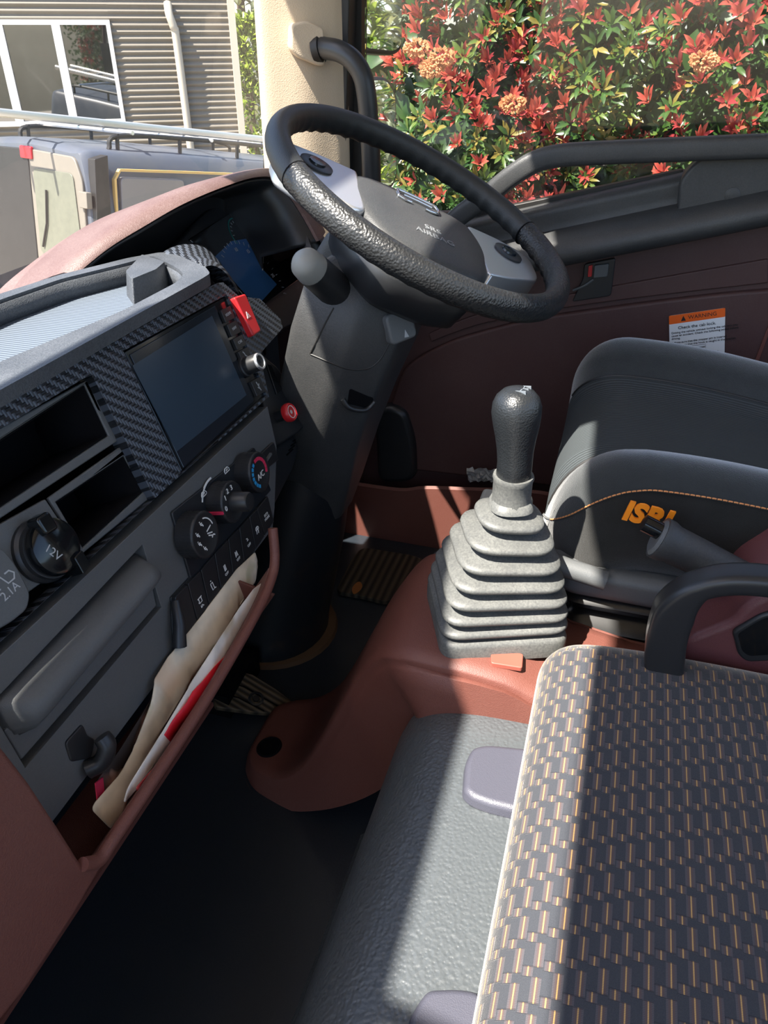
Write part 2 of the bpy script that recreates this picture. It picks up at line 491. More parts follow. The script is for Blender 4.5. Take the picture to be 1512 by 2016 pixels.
# grab handle on the pillar
gh = thing('grab_handle', 'black curved grab handle bolted to the beige windscreen pillar', 'grab handle', ax(630, 95, 0, 1.40))
pts = [ax(622, 92, 0, 1.415), ax(640, 95, 0, 1.40), ax(668, 101, 0, 1.385), ax(694, 118, 0, 1.378), ax(713, 148, 0, 1.376), ax(722, 190, 0, 1.376), ax(727, 250, 0, 1.378), ax(731, 320, 0, 1.38), ax(733, 420, 0, 1.385)]
tube('bar', catmull(pts, 6), .0165, M_blacksm, gh, 16)
fr = Frame(ax(600, 90, 0, 1.398), (sin(radians(35)), -cos(radians(35)), 0), (0, 0, 1))
def bez(c, pxs, w0, w1, r=.008): return prism(c, fr, fillet(fr.poly(pxs), r), w0, w1, M_beige, gh, bevel=.007, seg=3)
bez('mount_cover', [(570, 48), (598, 40), (634, 56), (637, 128), (625, 130), (582, 112), (568, 95)], -.02, .016)
lathe('socket_ring', Frame(ax(631, 96, 0, 1.405), RT.cross(UPV).cross(RT), (0, .2, 1)), 0, 0, [(.0005, -.01), (.021, -.01), (.021, .002), (.018, .004), (.0005, .004)], M_seal, gh, 20)

# ------------------------------------------------------------------ driver's door
door = struct(thing('door_1', loc=(1.50, -.1, 0)))
D = Frame((1.47, 0, 0), (0, -1, 0), (0, 0, 1))            # u to the rear, v up, w into the cab
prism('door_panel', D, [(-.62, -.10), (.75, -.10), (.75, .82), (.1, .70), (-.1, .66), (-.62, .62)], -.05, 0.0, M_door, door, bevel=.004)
# shallow bulge of the lower panel with the curved step line
step = D.poly([(1512, 566), (1420, 574), (1300, 588), (1180, 604), (1060, 622), (960, 646), (890, 668), (830, 698), (797, 728), (775, 790), (760, 870)])
step = [(p.x, p.y) for p in catmull([(a, b, 0) for a, b in step], 4)]
step = [(.75, step[0][1]+.06)]+step+[(step[-1][0], .16), (.75, .20)]
prism('lower_panel', D, step, -.002, .016, M_door, door, bevel=.006, seg=3)
up = [(1512, 508), (1300, 545), (1120, 578), (960, 612), (880, 640), (845, 655)]
lowr = [(1512, 556), (1300, 580), (1120, 604), (960, 634), (890, 656), (850, 672)]
prism('trim_strip', D, [(p.x, p.y) for p in catmull([(a, b, 0) for a, b in D.poly(up)], 4)]+[(p.x, p.y) for p in catmull([(a, b, 0) for a, b in D.poly(lowr[::-1])], 4)], -.002, .006, M_door, door, bevel=.003)
# dark kick pad ahead of the pocket
prism('kick_pad', D, fillet(D.poly([(752, 938), (745, 800), (775, 786), (806, 800), (824, 860), (826, 935)]), .03), -.002, .035, M_blacksm, door, bevel=.012, seg=3)
# map pocket: lip and front wall
lip = D.poly([(690, 925), (800, 940), (850, 936), (930, 938), (1070, 944), (1200, 975), (1512, 1050)])
lip = [(p.x, p.y) for p in catmull([(a, b, 0) for a, b in lip], 4)]
R = []
for a, b in lip:
    R.append([D.pt(a, b+.006, .060), D.pt(a, b+.010, .067), D.pt(a, b+.006, .074), D.pt(a, b-.014, .074), D.pt(a, -.02, .070), D.pt(a, -.02, .060)])
loft('map_pocket', R, M_brown, door)
# armrest and upper black panel, swept along the sloping belt line
prof = [(-.004, .000), (.050, -.002), (.070, .004), (.078, .018), (.074, .036), (.056, .050), (.032, .056), (.020, .060), (.016, .072), (.022, .088), (.018, .100), (.008, .104), (-.030, .106), (-.030, .0)]
R = []
for i in range(15):
    u = -.46+i*(.80+.46)/14
    base = .644+.276*(u+.103)
    R.append([D.pt(u, base+b, a) for a, b in prof])
loft('armrest', R, M_black, door, sharp=50)
# long grip bar that runs down to the front of the sill, and the solid panel behind it
def dp(x, y, X): return ax(x, y, 0, X)
bar = [dp(880, 452, 1.425), dp(905, 425, 1.42), dp(960, 385, 1.415), dp(1010, 345, 1.41), dp(1055, 318, 1.41), dp(1105, 306, 1.41), dp(1180, 301, 1.41), dp(1270, 297, 1.412), dp(1360, 293, 1.412), dp(1440, 290, 1.412), dp(1540, 286, 1.412), dp(1640, 282, 1.412), Vector((1.412, -.36, .882)), Vector((1.412, -.50, .895)), Vector((1.415, -.66, .905))]
bar = catmull(bar, 5)
Rr = []
for i, p in enumerate(bar):
    t = (bar[min(i+1, len(bar)-1)]-bar[max(i-1, 0)]).normalized()
    nrm = t.cross(Vector((-1, 0, 0))).normalized()
    ring = []
    for a, b in rrect(0, 0, .017, .0175, .010, 3): ring.append(p+Vector((-1, 0, 0))*a+nrm*b)
    Rr.append(ring)
loft('pull_bar', Rr, M_black, door, sharp=60)
prism('upper_panel', D, fillet(D.poly([(1336, 352), (1357, 322), (1395, 290), (1640, 285), (2350, 250), (2350, 330), (1640, 420), (1330, 440)]), .012), -.004, .040, M_black, door, bevel=.012, seg=3)
cx_, cy_ = D.px(1442, 384, .0405)
lathe('blanking_plug', D, cx_, cy_, [(.0005, .040), (.0118, .040), (.0118, .0412), (.0108, .0418), (.0005, .0418)], M_black, door, 28)
prism('sill_seal', D, D.poly([(990, 424), (1345, 342), (1345, 336), (990, 410)], .0), -.034, -.012, M_seal, door, bevel=.002)
# window frame ahead of and above the glass
prism('window_frame', D, [(-.62, .60), (.8, .60), (.8, 1.75), (-.62, 1.75)], -.06, -.03, M_seal, door,
      holes=[[(-.505, .69), (.70, .80), (.70, 1.60), (-.49, 1.60)]])
# latch: bezel, lever with red lock tab
lt = prism('latch_bezel', D, fillet(D.poly([(1150, 520), (1212, 508), (1203, 582), (1126, 594), (1148, 548)], .008), .006), -.002, .010, M_blacksm, door, bevel=.003)
prism('lever', D, fillet(D.poly([(1170, 522), (1199, 518), (1196, 544), (1168, 547)], .013), .003), .009, .017, M_char, lt, bevel=.002)
prism('lock_tab', D, fillet(D.poly([(1159, 523), (1167, 521), (1165, 544), (1157, 545)], .013), .0015), .009, .016, M_red, lt, bevel=.001)
tube('finger_scoop', catmull([D.pt(*D.px(1128, 572, .011), .010), D.pt(*D.px(1150, 562, .011), .013), D.pt(*D.px(1168, 550, .011), .011)], 6), .0025, M_char, lt, 8)
prism('rear_panel_seam', D, D.poly([(1480, 726), (1524, 610), (1530, 612), (1487, 730)], .017), .015, .018, M_brown, door, bevel=.0008)
# driver's window glass
gw = Frame((1.512, 0, 0), (0, -1, 0), (0, 0, 1))
struct(prism('window_2', gw, [(-.50, .66), (.72, .76), (.72, 1.62), (-.49, 1.62)], -.002, .002, M_side, smooth=False))
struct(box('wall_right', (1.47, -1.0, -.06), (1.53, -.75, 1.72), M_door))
wl_ = Frame((-.62, 0, 0), (0, 1, 0), (0, 0, 1))
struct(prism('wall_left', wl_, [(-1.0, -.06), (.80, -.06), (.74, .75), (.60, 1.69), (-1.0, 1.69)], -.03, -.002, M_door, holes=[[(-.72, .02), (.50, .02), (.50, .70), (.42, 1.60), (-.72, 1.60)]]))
struct(box('trim_5', (1.44, .5, .0), (1.50, .80, .68), M_door))

# warning label on the door
fl = Frame((1.452, 0, 0), (0, -1, 0), (0, 0, 1))
q = fl.poly([(1317, 622), (1428, 606), (1426, 722), (1319, 735)])
lab = thing('warning_label', 'white and orange safety warning sticker on the brown driver door', 'sticker', fl.pt(*q[3]))
prism('label_sheet', fl, fillet(q, .004), -.0008, .0004, flat('label_white', (.80, .81, .80), .4), lab)
tl, tr, br, bl = [Vector(p) for p in q]
def lq(a, b):                                             # position inside the label: a across, b down
    p = (tl*(1-a)+tr*a)*(1-b)+(bl*(1-a)+br*a)*b
    return (p.x, p.y)
prism('header_band', fl, fillet([lq(0, 0), lq(1, 0), lq(1, .145), lq(0, .145)], .002), 0, .0007, flat('label_orange', (.85, .13, .01), .45), lab)
rot = atan2(tr.y-tl.y, tr.x-tl.x); lw = (tr-tl).length
M_ink = flat('black_ink', (.012, .012, .012), .6)
def lt_(s, a, b, size, **k):
    p = lq(a, b); return (s, fl.mat(p[0], p[1], .0008, rot), size, k)
merge_text('lettering', [lt_('WARNING', .60, .072, lw*.105), lt_('Check the cab lock.', .5, .225, lw*.085)] +
           [lt_(s, .04, b, lw*.056, align='LEFT') for s, b in (('Driving the vehicle without locking the cab lock may', .30), ('cause an accident. Check the following points before', .35), ('driving.', .40), ('1 Make sure that the stopper pin is inserted.', .47), ('2 Make sure that the hook is caught in the bracket.', .52))] +
           [lt_('Check that the stopper', .42, .60, lw*.05), lt_('pin is inserted.', .36, .65, lw*.05)], M_ink, lab)
tri = [lq(.215, .115), lq(.305, .115), lq(.26, .030)]
prism('warning_triangle', fl, tri, .0006, .0010, M_ink, lab)
L = [[lq(.22, .56), lq(.66, .56), lq(.66, .68), lq(.22, .68), lq(.22, .56)], [lq(.30, .68), lq(.26, .92)], [lq(.20, .84), lq(.55, .80), lq(.80, .80), lq(.92, .78)], [lq(.30, .95), lq(.60, .86), lq(.88, .80)], [lq(.45, .97), lq(.70, .90), lq(.93, .84)],
     [lq(.18, .84), lq(.22, .90), lq(.30, .92), lq(.34, .99)], [lq(.82, .72), lq(.88, .70), lq(.91, .76), lq(.86, .80), lq(.87, .92)], [lq(.60, .80), lq(.64, .70), lq(.69, .80)], [lq(.55, .94), lq(.82, .92), lq(.82, .98), lq(.55, 1.0), lq(.55, .94)]]
strokes('lock_diagram', fl, L, .0005, .0004, .0008, M_ink, lab)
cw = Frame((1.444, 0, 0), (0, -1, 0), (0, 0, 1))
random.seed(3)
qa = cw.poly([(920, 918), (990, 924), (990, 946), (922, 946)])
G = []
for i in range(6):
    r = []
    for j in range(14):
        a, b = j/13, i/5
        p = (Vector(qa[0])*(1-a)+Vector(qa[1])*a)*(1-b)+(Vector(qa[3])*(1-a)+Vector(qa[2])*a)*b
        r.append(cw.pt(p.x, p.y + (random.random()-.5)*.004, random.random()*.012))
    G.append(r)
wr = grid('plastic_wrapper', G, flat('clear_wrapper', (.42, .42, .40), .25, .6), smooth=False)
wr.modifiers.new('thick', 'SOLIDIFY').thickness = .0004
tag(wr, 'crumpled clear plastic wrapper tucked in the door map pocket', 'wrapper')

# ================================================================== THE DASHBOARD
dash = thing('dashboard', 'black and maroon truck dashboard with carbon pattern centre panel below the windscreen', 'dashboard', (.45, .5, .35))
F1 = Frame((0, .491, .731), (1, 0, 0), (0, .423, .906))
F2 = Frame((0, .425, .590), (1, 0, 0), (0, .2, .98))
F3 = Frame((0, .330, .428), (1, 0, 0), (0, .2, .98))
TR = Frame((0, 0, .748), (1, 0, 0), (0, 1, 0))
XL = -.55
# carbon fascia with the two openings
f1top = -.004
gl = F1.poly([(425, 553), (440, 556), (470, 583), (512, 588), (552, 628), (557, 646), (518, 690), (512, 700), (530, 782)])
fascia = [(XL, f1top), (gl[0][0], f1top)]+gl[1:]+[(gl[-1][0], -.156), (XL, -.156)]
unit_hole = F1.poly([(243, 691), (447, 580), (527, 783), (358, 931)])
h1 = F1.poly([(180, 736), (305, 982)])
cub_hole = [(.18, h1[0][1]), h1[0], h1[1], (.18, h1[1][1])]
prism('carbon_fascia', F1, fascia, -.018, .0, M_carbon, dash, holes=[unit_hole, cub_hole], bevel=.004, seg=3)
# side of the pod towards the driver
prism('fascia_backing', F1, [(XL, -.004), (gl[0][0], -.004), (gl[3][0]-.02, gl[3][1]), (gl[-1][0], -.156), (XL, -.156)], -.16, -.10, M_void, dash)
# lower dark panel
f2b = F2.poly([(540, 1040), (528, 955), (530, 800)])
lid_h = [(-.30, F2.px(290, 1077)[1]), F2.px(281, 1072), F2.px(318, 1195), F2.px(48, 1515), (F2.px(2, 1430)[0], F2.px(48, 1515)[1]), (-.30, F2.px(48, 1515)[1])]
cl_h = fillet(F2.poly([(333, 1009), (497, 880), (530, 965), (372, 1142)]), .004)
low = [(XL, -.0015), F2.px(527, 800), F2.px(545, 880), F2.px(541, 1000), F2.px(537, 1040), (F2.px(118, 1612)[0], -.167), (XL, -.167)]
prism('lower_panel', F2, low, -.018, 0, M_char, dash, holes=[lid_h[1:5] if False else [lid_h[1], lid_h[2], lid_h[3], lid_h[4], (lid_h[4][0], lid_h[0][1])]], bevel=.0025)
# tray on top: rim with a sunken ribbed floor
outer = [(XL, .515), TR.px(0, 768), TR.px(400, 547), TR.px(414, 538), TR.px(404, 525), TR.px(352, 503), TR.px(318, 496), TR.px(250, 508), TR.px(190, 523), TR.px(120, 540), TR.px(0, 578), (XL, TR.px(0, 578)[1])]
inner = [(XL+.06, TR.px(0, 712)[1]), TR.px(0, 712), TR.px(240, 612), TR.px(347, 556), TR.px(362, 540), TR.px(350, 528), TR.px(300, 503), TR.px(255, 516), TR.px(190, 532), TR.px(120, 549), TR.px(0, 590), (XL+.06, TR.px(0, 590)[1])]
prism('dash_tray', TR, fillet(outer, .008), -.014, 0, M_tray, dash, holes=[fillet(inner, .012)], bevel=.0055, seg=4)
wall_o = fillet([(a+(.012 if a > .5 else 0), b) for a, b in inner], .012)
cxi, cyi = sum(p[0] for p in inner)/len(inner), sum(p[1] for p in inner)/len(inner)
trw = [[TR.pt(a, b, -.004) for a, b in fillet(inner, .012)], [TR.pt(a, b, -.03) for a, b in fillet(inner, .012)]]
loft('tray_wall', trw, M_tray, dash, caps=False).modifiers.new('thick', 'SOLIDIFY').thickness = .003
matf = Frame((0, 0, .722), (1, 0, 0), (0, 1, 0))
prism('tray_mat', matf, [(XL+.05, .512), (.86, .512), (.86, .70), (XL+.05, .70)], -.01, 0, M_traymat, dash)
bf = Frame((0, 0, .724), (1, 0, 0), (0, 1, 0))
prism('tray_block', bf, fillet(bf.poly([(248, 577), (262, 597), (318, 572), (338, 553), (285, 535)]), .006), -.002, .026, M_tray, dash, bevel=.006, seg=3, taper=.16)
# maroon instrument hood
def hp(x, y, rho):
    r = pray(x, y); return EYE + r*(rho/sqrt(r.y*r.y+r.z*r.z))
A = [(90, 550, .755), (150, 495, .725), (250, 421, .685), (330, 378, .660), (420, 350, .640), (500, 334, .635), (545, 336, .63), (584, 364, .61), (614, 402, .60), (640, 455, .59)]
B = [(150, 540, .715), (215, 488, .685), (283, 446, .655), (360, 402, .625), (440, 368, .605), (503, 349, .60), (545, 352, .595), (574, 384, .585), (602, 427, .578), (628, 474, .572)]
A = catmull([hp(*q) for q in A], 6); B = catmull([hp(*q) for q in B], 6)
R = []; R2 = []
for a, b in zip(A, B):
    m = (a+b)/2+Vector((0, -.006, .006))
    a2 = a+Vector((0, .10, -.035)); c = b+Vector((0, .085, -.022)); c2 = a2+Vector((0, 0, -.03))
    R.append([a2, a, (a*2+m)/3+Vector((0, 0, .001)), m, (b*2+m)/3+Vector((0, -.002, 0)), b, c, c2])
    R2.append([b+Vector((0, .004, -.003)), b+Vector((0, .05, -.018)), c+Vector((0, .02, -.012)), c+Vector((0, .03, -.19))])
loft('instrument_hood', R, M_hood, dash, sharp=70)
ln = loft('hood_liner', R2, M_blacksm, dash, closed=False, caps=False, sharp=50); ln.modifiers.new('thick', 'SOLIDIFY').thickness = .004
# cowl between hood and fascia, carbon vent pod right of the tray
def vp(x, y, Y): return ax(x, y, 1, Y)
a1 = catmull([vp(312, 503, .60), vp(335, 488, .60), vp(362, 479, .598), vp(388, 478, .592), vp(408, 487, .585)], 5)
a2 = catmull([vp(345, 516, .565), vp(372, 503, .562), vp(402, 508, .552), vp(432, 528, .540), vp(462, 568, .525)], 5)
a3 = catmull([vp(392, 540, .535), vp(405, 525, .532), vp(424, 524, .528), vp(446, 540, .522), vp(470, 580, .512)], 5)
a0 = [p+Vector((.01, .03, -.03)) for p in a1]
G = [a0, a1, [(p+q)/2+Vector((0, .0, .008)) for p, q in zip(a1, a2)], a2, [(p+q)/2+Vector((0, -.004, .003)) for p, q in zip(a2, a3)], a3, [p+Vector((0, .03, -.012)) for p in a3]]
uvg = [[(j*.006, i*.014) for j in range(len(a1))] for i in range(len(G))]
vpod = grid('vent_pod', G, M_carbon, dash, uv=uvg, sharp=70); vpod.modifiers.new('thick', 'SOLIDIFY').thickness = .003
vf = Frame(vp(435, 560, .535), (.8, .15, -.5), (.2, .75, .6))
prism('vent_slot', vf, rrect(0, 0, .034, .016, .012), -.02, -.004, M_void, dash, bevel=.002)
box('dash_gap_filler', (XL, .475, .31), (.80, .565, .545), M_void, dash)  # unseen filler box, added to stop sun leaking down behind the fascia
box('dash_core', (XL, .56, .30), (1.02, .795, .690), M_void, dash)
# driver-side lower dash beyond the column
box('knee_panel', (1.16, .66, .30), (1.42, .76, .62), M_black, dash, bevel=.02)
prism('pod_side', F1, F1.poly([(505, 692), (541, 722), (576, 770), (600, 838), (585, 852), (556, 872), (530, 885), (516, 800)], -.03), -.09, -.026, M_blacksm, dash, bevel=.004)
prism('side_slot', F1, F1.poly([(520, 716), (530, 720), (552, 768), (541, 778)], -.027), -.028, -.023, M_gloss, dash, bevel=.001)
prism('side_duct', F2, F2.poly([(528, 890), (590, 850), (592, 880), (578, 925), (540, 1000), (528, 985)], -.03), -.10, -.03, M_blacksm, dash, bevel=.006)
strokes('duct_slats', F2, [F2.poly([(565+i*4, 896-i*9), (577+i*3, 884-i*7)], -.029) for i in range(4)], .0016, -.030, -.0285, M_void, dash)
prism('card_slot', F2, fillet(F2.poly([(510, 893), (535, 870), (545, 905), (520, 925)], .001), .002), .0, .0045, M_blacksm, dash, bevel=.0015)
strokes('slot_lip', F2, [F2.poly([(517, 915), (532, 893)], .005)], .003, .004, .0075, M_char, dash)

# maroon side of the dash at the passenger end and the storage pocket
Bp = F3.poly([(-60, 1400), (0, 1462), (60, 1540), (120, 1632), (163, 1702), (196, 1704), (237, 1652)])
prof3 = [(.05, -.06), (.03, -.15), (-.03, -.27), (-.10, -.40)]
side = F3.poly([(-90, 1380), (-40, 1418), (0, 1462), (60, 1540), (120, 1632), (163, 1700), (196, 1692), (214, 1690), (150, 1800), (60, 1940), (0, 2016), (-60, 2080)])
side = [(XL, side[0][1]+.05)]+side+[(XL, side[-1][1])]
fw_ = []
for a, b in side: fw_.append(F3.pt(a, b, 0))
prism('side_trim', F3, side, -.012, 0, M_brown, dash, bevel=.005, seg=3)
lipx = F3.poly([(163, 1702), (196, 1692), (226, 1648), (324, 1502), (400, 1386), (457, 1291), (509, 1198), (534, 1140), (541, 1100), (537, 1040)], 0)
lip3 = [F3.pt(a, b, 0) for a, b in lipx]
lip3 = catmull(lip3, 6)
tube('pocket_lip', lip3, .0058, M_brown, dash, 12)
# pocket tub: front wall under the lip, floor, end wall
fw = []
for p in lip3[:-9]: fw.append([p+Vector((0, .003, 0)), p+Vector((0, .082, -.13)), p+Vector((0, .086, -.13)), p+Vector((0, .007, 0))])
loft('pocket_wall', fw, M_brown, dash)
box('pocket_floor', (.20, .395, .297), (.575, .47, .303), M_brown, dash)
pe = Frame((F3.px(541, 1100)[0]-.008, 0, 0), (0, 1, 0), (0, 0, 1))
prism('pocket_end', pe, [(.338, .424), (.390, .436), (.440, .30), (.412, .30)], -.004, .0, M_brown, dash, bevel=.001)

# glove lid: bulging pull edge above a flat flap
lidR = []
for i in range(17):
    t = i/16
    xr = F2.px(288, 1090)[0]; xl = F2.px(-10, 1400)[0]
    x = xl+(xr-xl)*t
    e = min(1, min(t, 1-t)/.10); e = sqrt(max(0, 1-(1-e)**2))
    vt = F2.px(290, 1085)[1]; vb = F2.px(300, 1140)[1]-.012*(1-t)
    ring = []
    for k in range(9):
        th = k/8*pi
        ring.append(F2.pt(x, vt+(vb-vt)*(.5-.5*cos(th)), -.012+(.002+.034*e)*sin(th)**.8))
    lidR.append(ring+[F2.pt(x, vb, -.016), F2.pt(x, vt, -.016)])
lid = loft('glove_lid', lidR, M_char, dash, sharp=60)
xr = lid_h[2][0]-.003
prism('lid_flap', F2, [(lid_h[4][0]+.002, F2.px(300, 1140)[1]+.004), (lid_h[1][0]-.004, F2.px(300, 1140)[1]+.004), (xr, lid_h[2][1]+.004), (lid_h[4][0]+.002, lid_h[2][1]+.004)], -.014, -.002, M_char, lid, bevel=.002)
hk = prism('bag_hook', F2, fillet(F2.poly([(126, 1462), (160, 1424), (170, 1448), (185, 1455), (178, 1492), (138, 1500)]), .004), -.006, .002, M_blacksm, dash, bevel=.0015)
hx, hy = F2.px(172, 1476)
tube('hook_tongue', catmull([F2.pt(hx-.010, hy-.014, .002), F2.pt(hx-.002, hy-.012, .012), F2.pt(hx+.006, hy, .018), F2.pt(hx+.008, hy+.010, .015)], 5), lambda t: .009-.002*t, M_blacksm, hk, 12, sx=1.2)

# ------------------------------------------------------------------ head unit in the fascia
hu = thing('head_unit', 'wide black touchscreen head unit with a button column in the centre dash', 'car stereo', F1.pt(.68, -.14, 0))
prism('bezel', F1, F1.poly([(245, 692), (446, 582), (526, 783), (358, 929)], -.004), -.030, -.004, M_gloss, hu, bevel=.0015)
prism('screen', F1, F1.poly([(254, 698), (422, 602), (499, 790), (360, 922)], -.004), -.006, -.0025, M_gtop, hu, bevel=.001)
dispm = flat('sky_tinted_screen', (.030, .050, .075), .25, .5)  # bluish base colour stands in for sky reflected on the screen
prism('sky_tinted_display', F1, F1.poly([(260, 720), (417, 622), (485, 778), (348, 889)], -.0025), -.003, -.0021, dispm, hu)
bt = F1.poly([(426, 606), (447, 596), (523, 778), (504, 790)], -.003)
def bq(a, b):
    p = (Vector(bt[0])*(1-a)+Vector(bt[1])*a)*(1-b)+(Vector(bt[3])*(1-a)+Vector(bt[2])*a)*b
    return (p.x, p.y)
for b0, b1, s in ((.04, .165, 'HOME'), (.19, .315, 'NAV'), (.34, .455, 'CAR'), (.475, .575, None), (.80, .96, None)):
    key = prism('button', F1, fillet([bq(.05, b0), bq(.95, b0), bq(.95, b1), bq(.05, b1)], .001), -.004, .001, M_blacksm, hu, bevel=.0008)
    p = bq(.5, (b0+b1)/2); rot = atan2(bt[1][1]-bt[0][1], bt[1][0]-bt[0][0])
    if s: text('lettering', s, F1.mat(p[0], p[1], .0013, rot*0), .0052, M_grey, key, .0002)
    elif b0 < .6: strokes('phone_symbol', F1, [[(p[0]-.003, p[1]+.004), (p[0]-.001, p[1]+.001), (p[0]-.001, p[1]-.002), (p[0]+.002, p[1]-.004)]], .0016, .001, .0014, M_grey, key)
    else: strokes('usb_symbol', F1, [[(p[0]-.001, p[1]+.007), (p[0]+.001, p[1]-.006)], [(p[0], p[1]), (p[0]+.003, p[1]+.003)], [(p[0], p[1]-.003), (p[0]-.003, p[1])]], .0012, .001, .0014, M_grey, key)
kx, ky = F1.px(484, 722, .0)
kn = lathe('volume_knob', F1, kx, ky, [(.0005, -.003), (.0135, -.003), (.0135, .001), (.0115, .002), (.0112, .021), (.0100, .0235), (.0095, .0235)], M_blacksm, hu, 36)
lathe('knob_ring', F1, kx, ky, [(.0108, .0205), (.0112, .0222), (.0102, .0245), (.0082, .0245), (.0078, .0225), (.0078, .0205)], M_silver, kn, 32)
lathe('knob_cap', F1, kx, ky, [(.0005, .020), (.0079, .020), (.0076, .0232), (.0005, .0236)], M_gtop, kn, 24)
# hazard switch
hz = thing('hazard_switch', 'long red hazard light switch with a white triangle on the carbon trim', 'switch', F1.pt(*F1.px(487, 620), 0))
hq = F1.poly([(459, 586), (481, 579), (512, 652), (496, 663)], .006)
prism('rocker', F1, fillet(hq, .0035), -.002, .0085, M_red, hz, bevel=.0025, seg=3)
hc = F1.px(489, 621, .009)
for sc_, nm in ((.0052, 'triangle_symbol'),):
    t3 = [(hc[0]+sc_*cos(pi/2+k*2*pi/3), hc[1]+sc_*sin(pi/2+k*2*pi/3)) for k in range(3)]
    t2 = [(hc[0]+sc_*.5*cos(pi/2+k*2*pi/3), hc[1]+sc_*.5*sin(pi/2+k*2*pi/3)) for k in range(3)]
    strokes(nm, F1, [t3+[t3[0]], t2+[t2[0]]], .0007, .0080, .0088, M_white, hz)
# ------------------------------------------------------------------ open cubbies left of the head unit
inset = -.010
c1 = F1.poly([(-70, 880), (177, 745), (232, 868), (-70, 1068)], inset)
c2 = F1.poly([(95, 980), (236, 880), (300, 978), (163, 1090)], inset)
def cubby(label, quad, opening, depth):
    t = thing('storage_cubby', label, 'storage bin', F1.pt(quad[3][0], quad[3][1], inset), group=None)
    qq = quad; oo = opening
    prism('frame', F1, qq, inset-.004, inset, M_char, t, holes=[oo], bevel=.0015)
    V = [F1.pt(a, b, inset-.002) for a, b in oo]+[F1.pt(a, b, inset-depth) for a, b in oo]
    n = len(oo)
    F = [(i, (i+1) % n, n+(i+1) % n, n+i) for i in range(n)]+[list(range(n, 2*n))]
    o = mesh('liner', V, F, M_void, t); o.modifiers.new('thick', 'SOLIDIFY').thickness = .002
    return t
o1 = F1.poly([(-60, 905), (167, 757), (214, 857), (-60, 1040)], inset)
o2 = F1.poly([(110, 988), (245, 897), (283, 968), (163, 1078)], inset)
cubby('wide open black storage bin in the carbon dash, above the power socket', c1, o1, .09)
cubby('smaller open black storage bin beside the round power socket', c2, o2, .09)
prism('socket_plate', F1, F1.poly([(-70, 1070), (90, 982), (162, 1092), (-70, 1255)], inset), inset-.006, inset, M_char, dash, bevel=.0015)
prism('opening_reveal', F1, F1.poly([(180, 738), (200, 760), (303, 972), (302, 982), (232, 868)], inset), inset-.02, inset-.003, M_void, dash)
# power socket with its flip cap
ps = thing('power_socket', 'round black power socket with a hinged cap left in the dash', 'power socket', F1.pt(*F1.px(90, 1085), inset))
sx_, sy_ = F1.px(80, 1085, inset)
lathe('socket_body', F1, sx_, sy_, [(.0005, inset), (.029, inset), (.029, inset+.004), (.0265, inset+.007), (.0265, inset+.012), (.0005, inset+.012)], M_blacksm, ps, 36)
cap = lathe('cap', F1, sx_+.002, sy_, [(.0005, inset+.011), (.0255, inset+.011), (.0262, inset+.015), (.0245, inset+.0195), (.021, inset+.021), (.0005, inset+.0215)], M_gloss, ps, 36)
prism('cap_tab', F1, fillet([(sx_-.006, sy_+.014), (sx_+.010, sy_+.012), (sx_+.011, sy_+.030), (sx_-.005, sy_+.031)], .004), inset+.010, inset+.026, M_gloss, cap, bevel=.003, seg=3)
prism('hinge', F1, fillet([(sx_+.004, sy_-.034), (sx_+.017, sy_-.032), (sx_+.018, sy_-.016), (sx_+.006, sy_-.017)], .002), inset+.004, inset+.024, M_gloss, cap, bevel=.002)
text('lettering', '12V', F1.mat(sx_-.007, sy_-.002, inset+.0213, radians(-70)), .011, M_grey, cap, .0003)
# usb cover
us = thing('usb_charger', 'black charger port cover marked 2.1A at the left dash edge', 'usb charger', F1.pt(*F1.px(10, 1160), inset))
uq = F1.poly([(-60, 1100), (0, 1076), (28, 1110), (58, 1168), (52, 1200), (20, 1226), (-60, 1270)], inset+.008)
prism('cover', F1, fillet(uq, .006), inset-.002, inset+.010, M_char, us, bevel=.003, seg=3)
p = F1.px(20, 1164, inset+.010)
text('lettering', '2.1A', F1.mat(p[0], p[1], inset+.0103, radians(2)), .0105, M_grey, us, .0002)
p = F1.px(9, 1142, inset+.010)
strokes('charge_symbol', F1, [[(p[0]-.008, p[1]-.004), (p[0]-.012, p[1]), (p[0]-.008, p[1]+.004), (p[0]-.002, p[1]+.004), (p[0]+.001, p[1]-.004), (p[0]+.008, p[1]-.004), (p[0]+.011, p[1]), (p[0]+.008, p[1]+.004), (p[0]+.003, p[1]+.004)]], .0013, inset+.0098, inset+.0104, M_grey, us)

# ------------------------------------------------------------------ heater controls
hv = thing('climate_control', 'heater control panel with three large ribbed dials under the screen', 'climate controls', F2.pt(*F2.px(430, 1060), 0))
prism('faceplate', F2, cl_h, .0, .0035, flat('heater_face', (.014, .017, .021), .35), hv, bevel=.0015)
def ribbed(name, cx, cy, r, w0, w1, par, knurl=40):
    rings = []; n = 160
    for k in range(13):
        w = w0+(w1-w0)*k/12
        ring = []
        for j in range(n):
            a = 2*pi*j/n
            h = .0007*max(0, sin(a*knurl/1.0))*max(0, sin((k/12)*pi*5)) if 0 < k < 12 else 0
            ring.append(F2.pt(cx+(r+h)*cos(a), cy+(r+h)*sin(a), w))
        rings.append(ring)
    for rr, w in ((r-.0006, w1+.001), (r-.003, w1+.0013), (r-.0045, w1+.0006)):
        rings.append([F2.pt(cx+rr*cos(2*pi*j/n), cy+rr*sin(2*pi*j/n), w) for j in range(n)])
    return loft(name, rings, M_blacksm, par, sharp=55)
def arc(cx, cy, r, a0, a1, n=16): return [(cx+r*cos(radians(a0+(a1-a0)*i/n)), cy+r*sin(radians(a0+(a1-a0)*i/n))) for i in range(n+1)]
W1 = .024
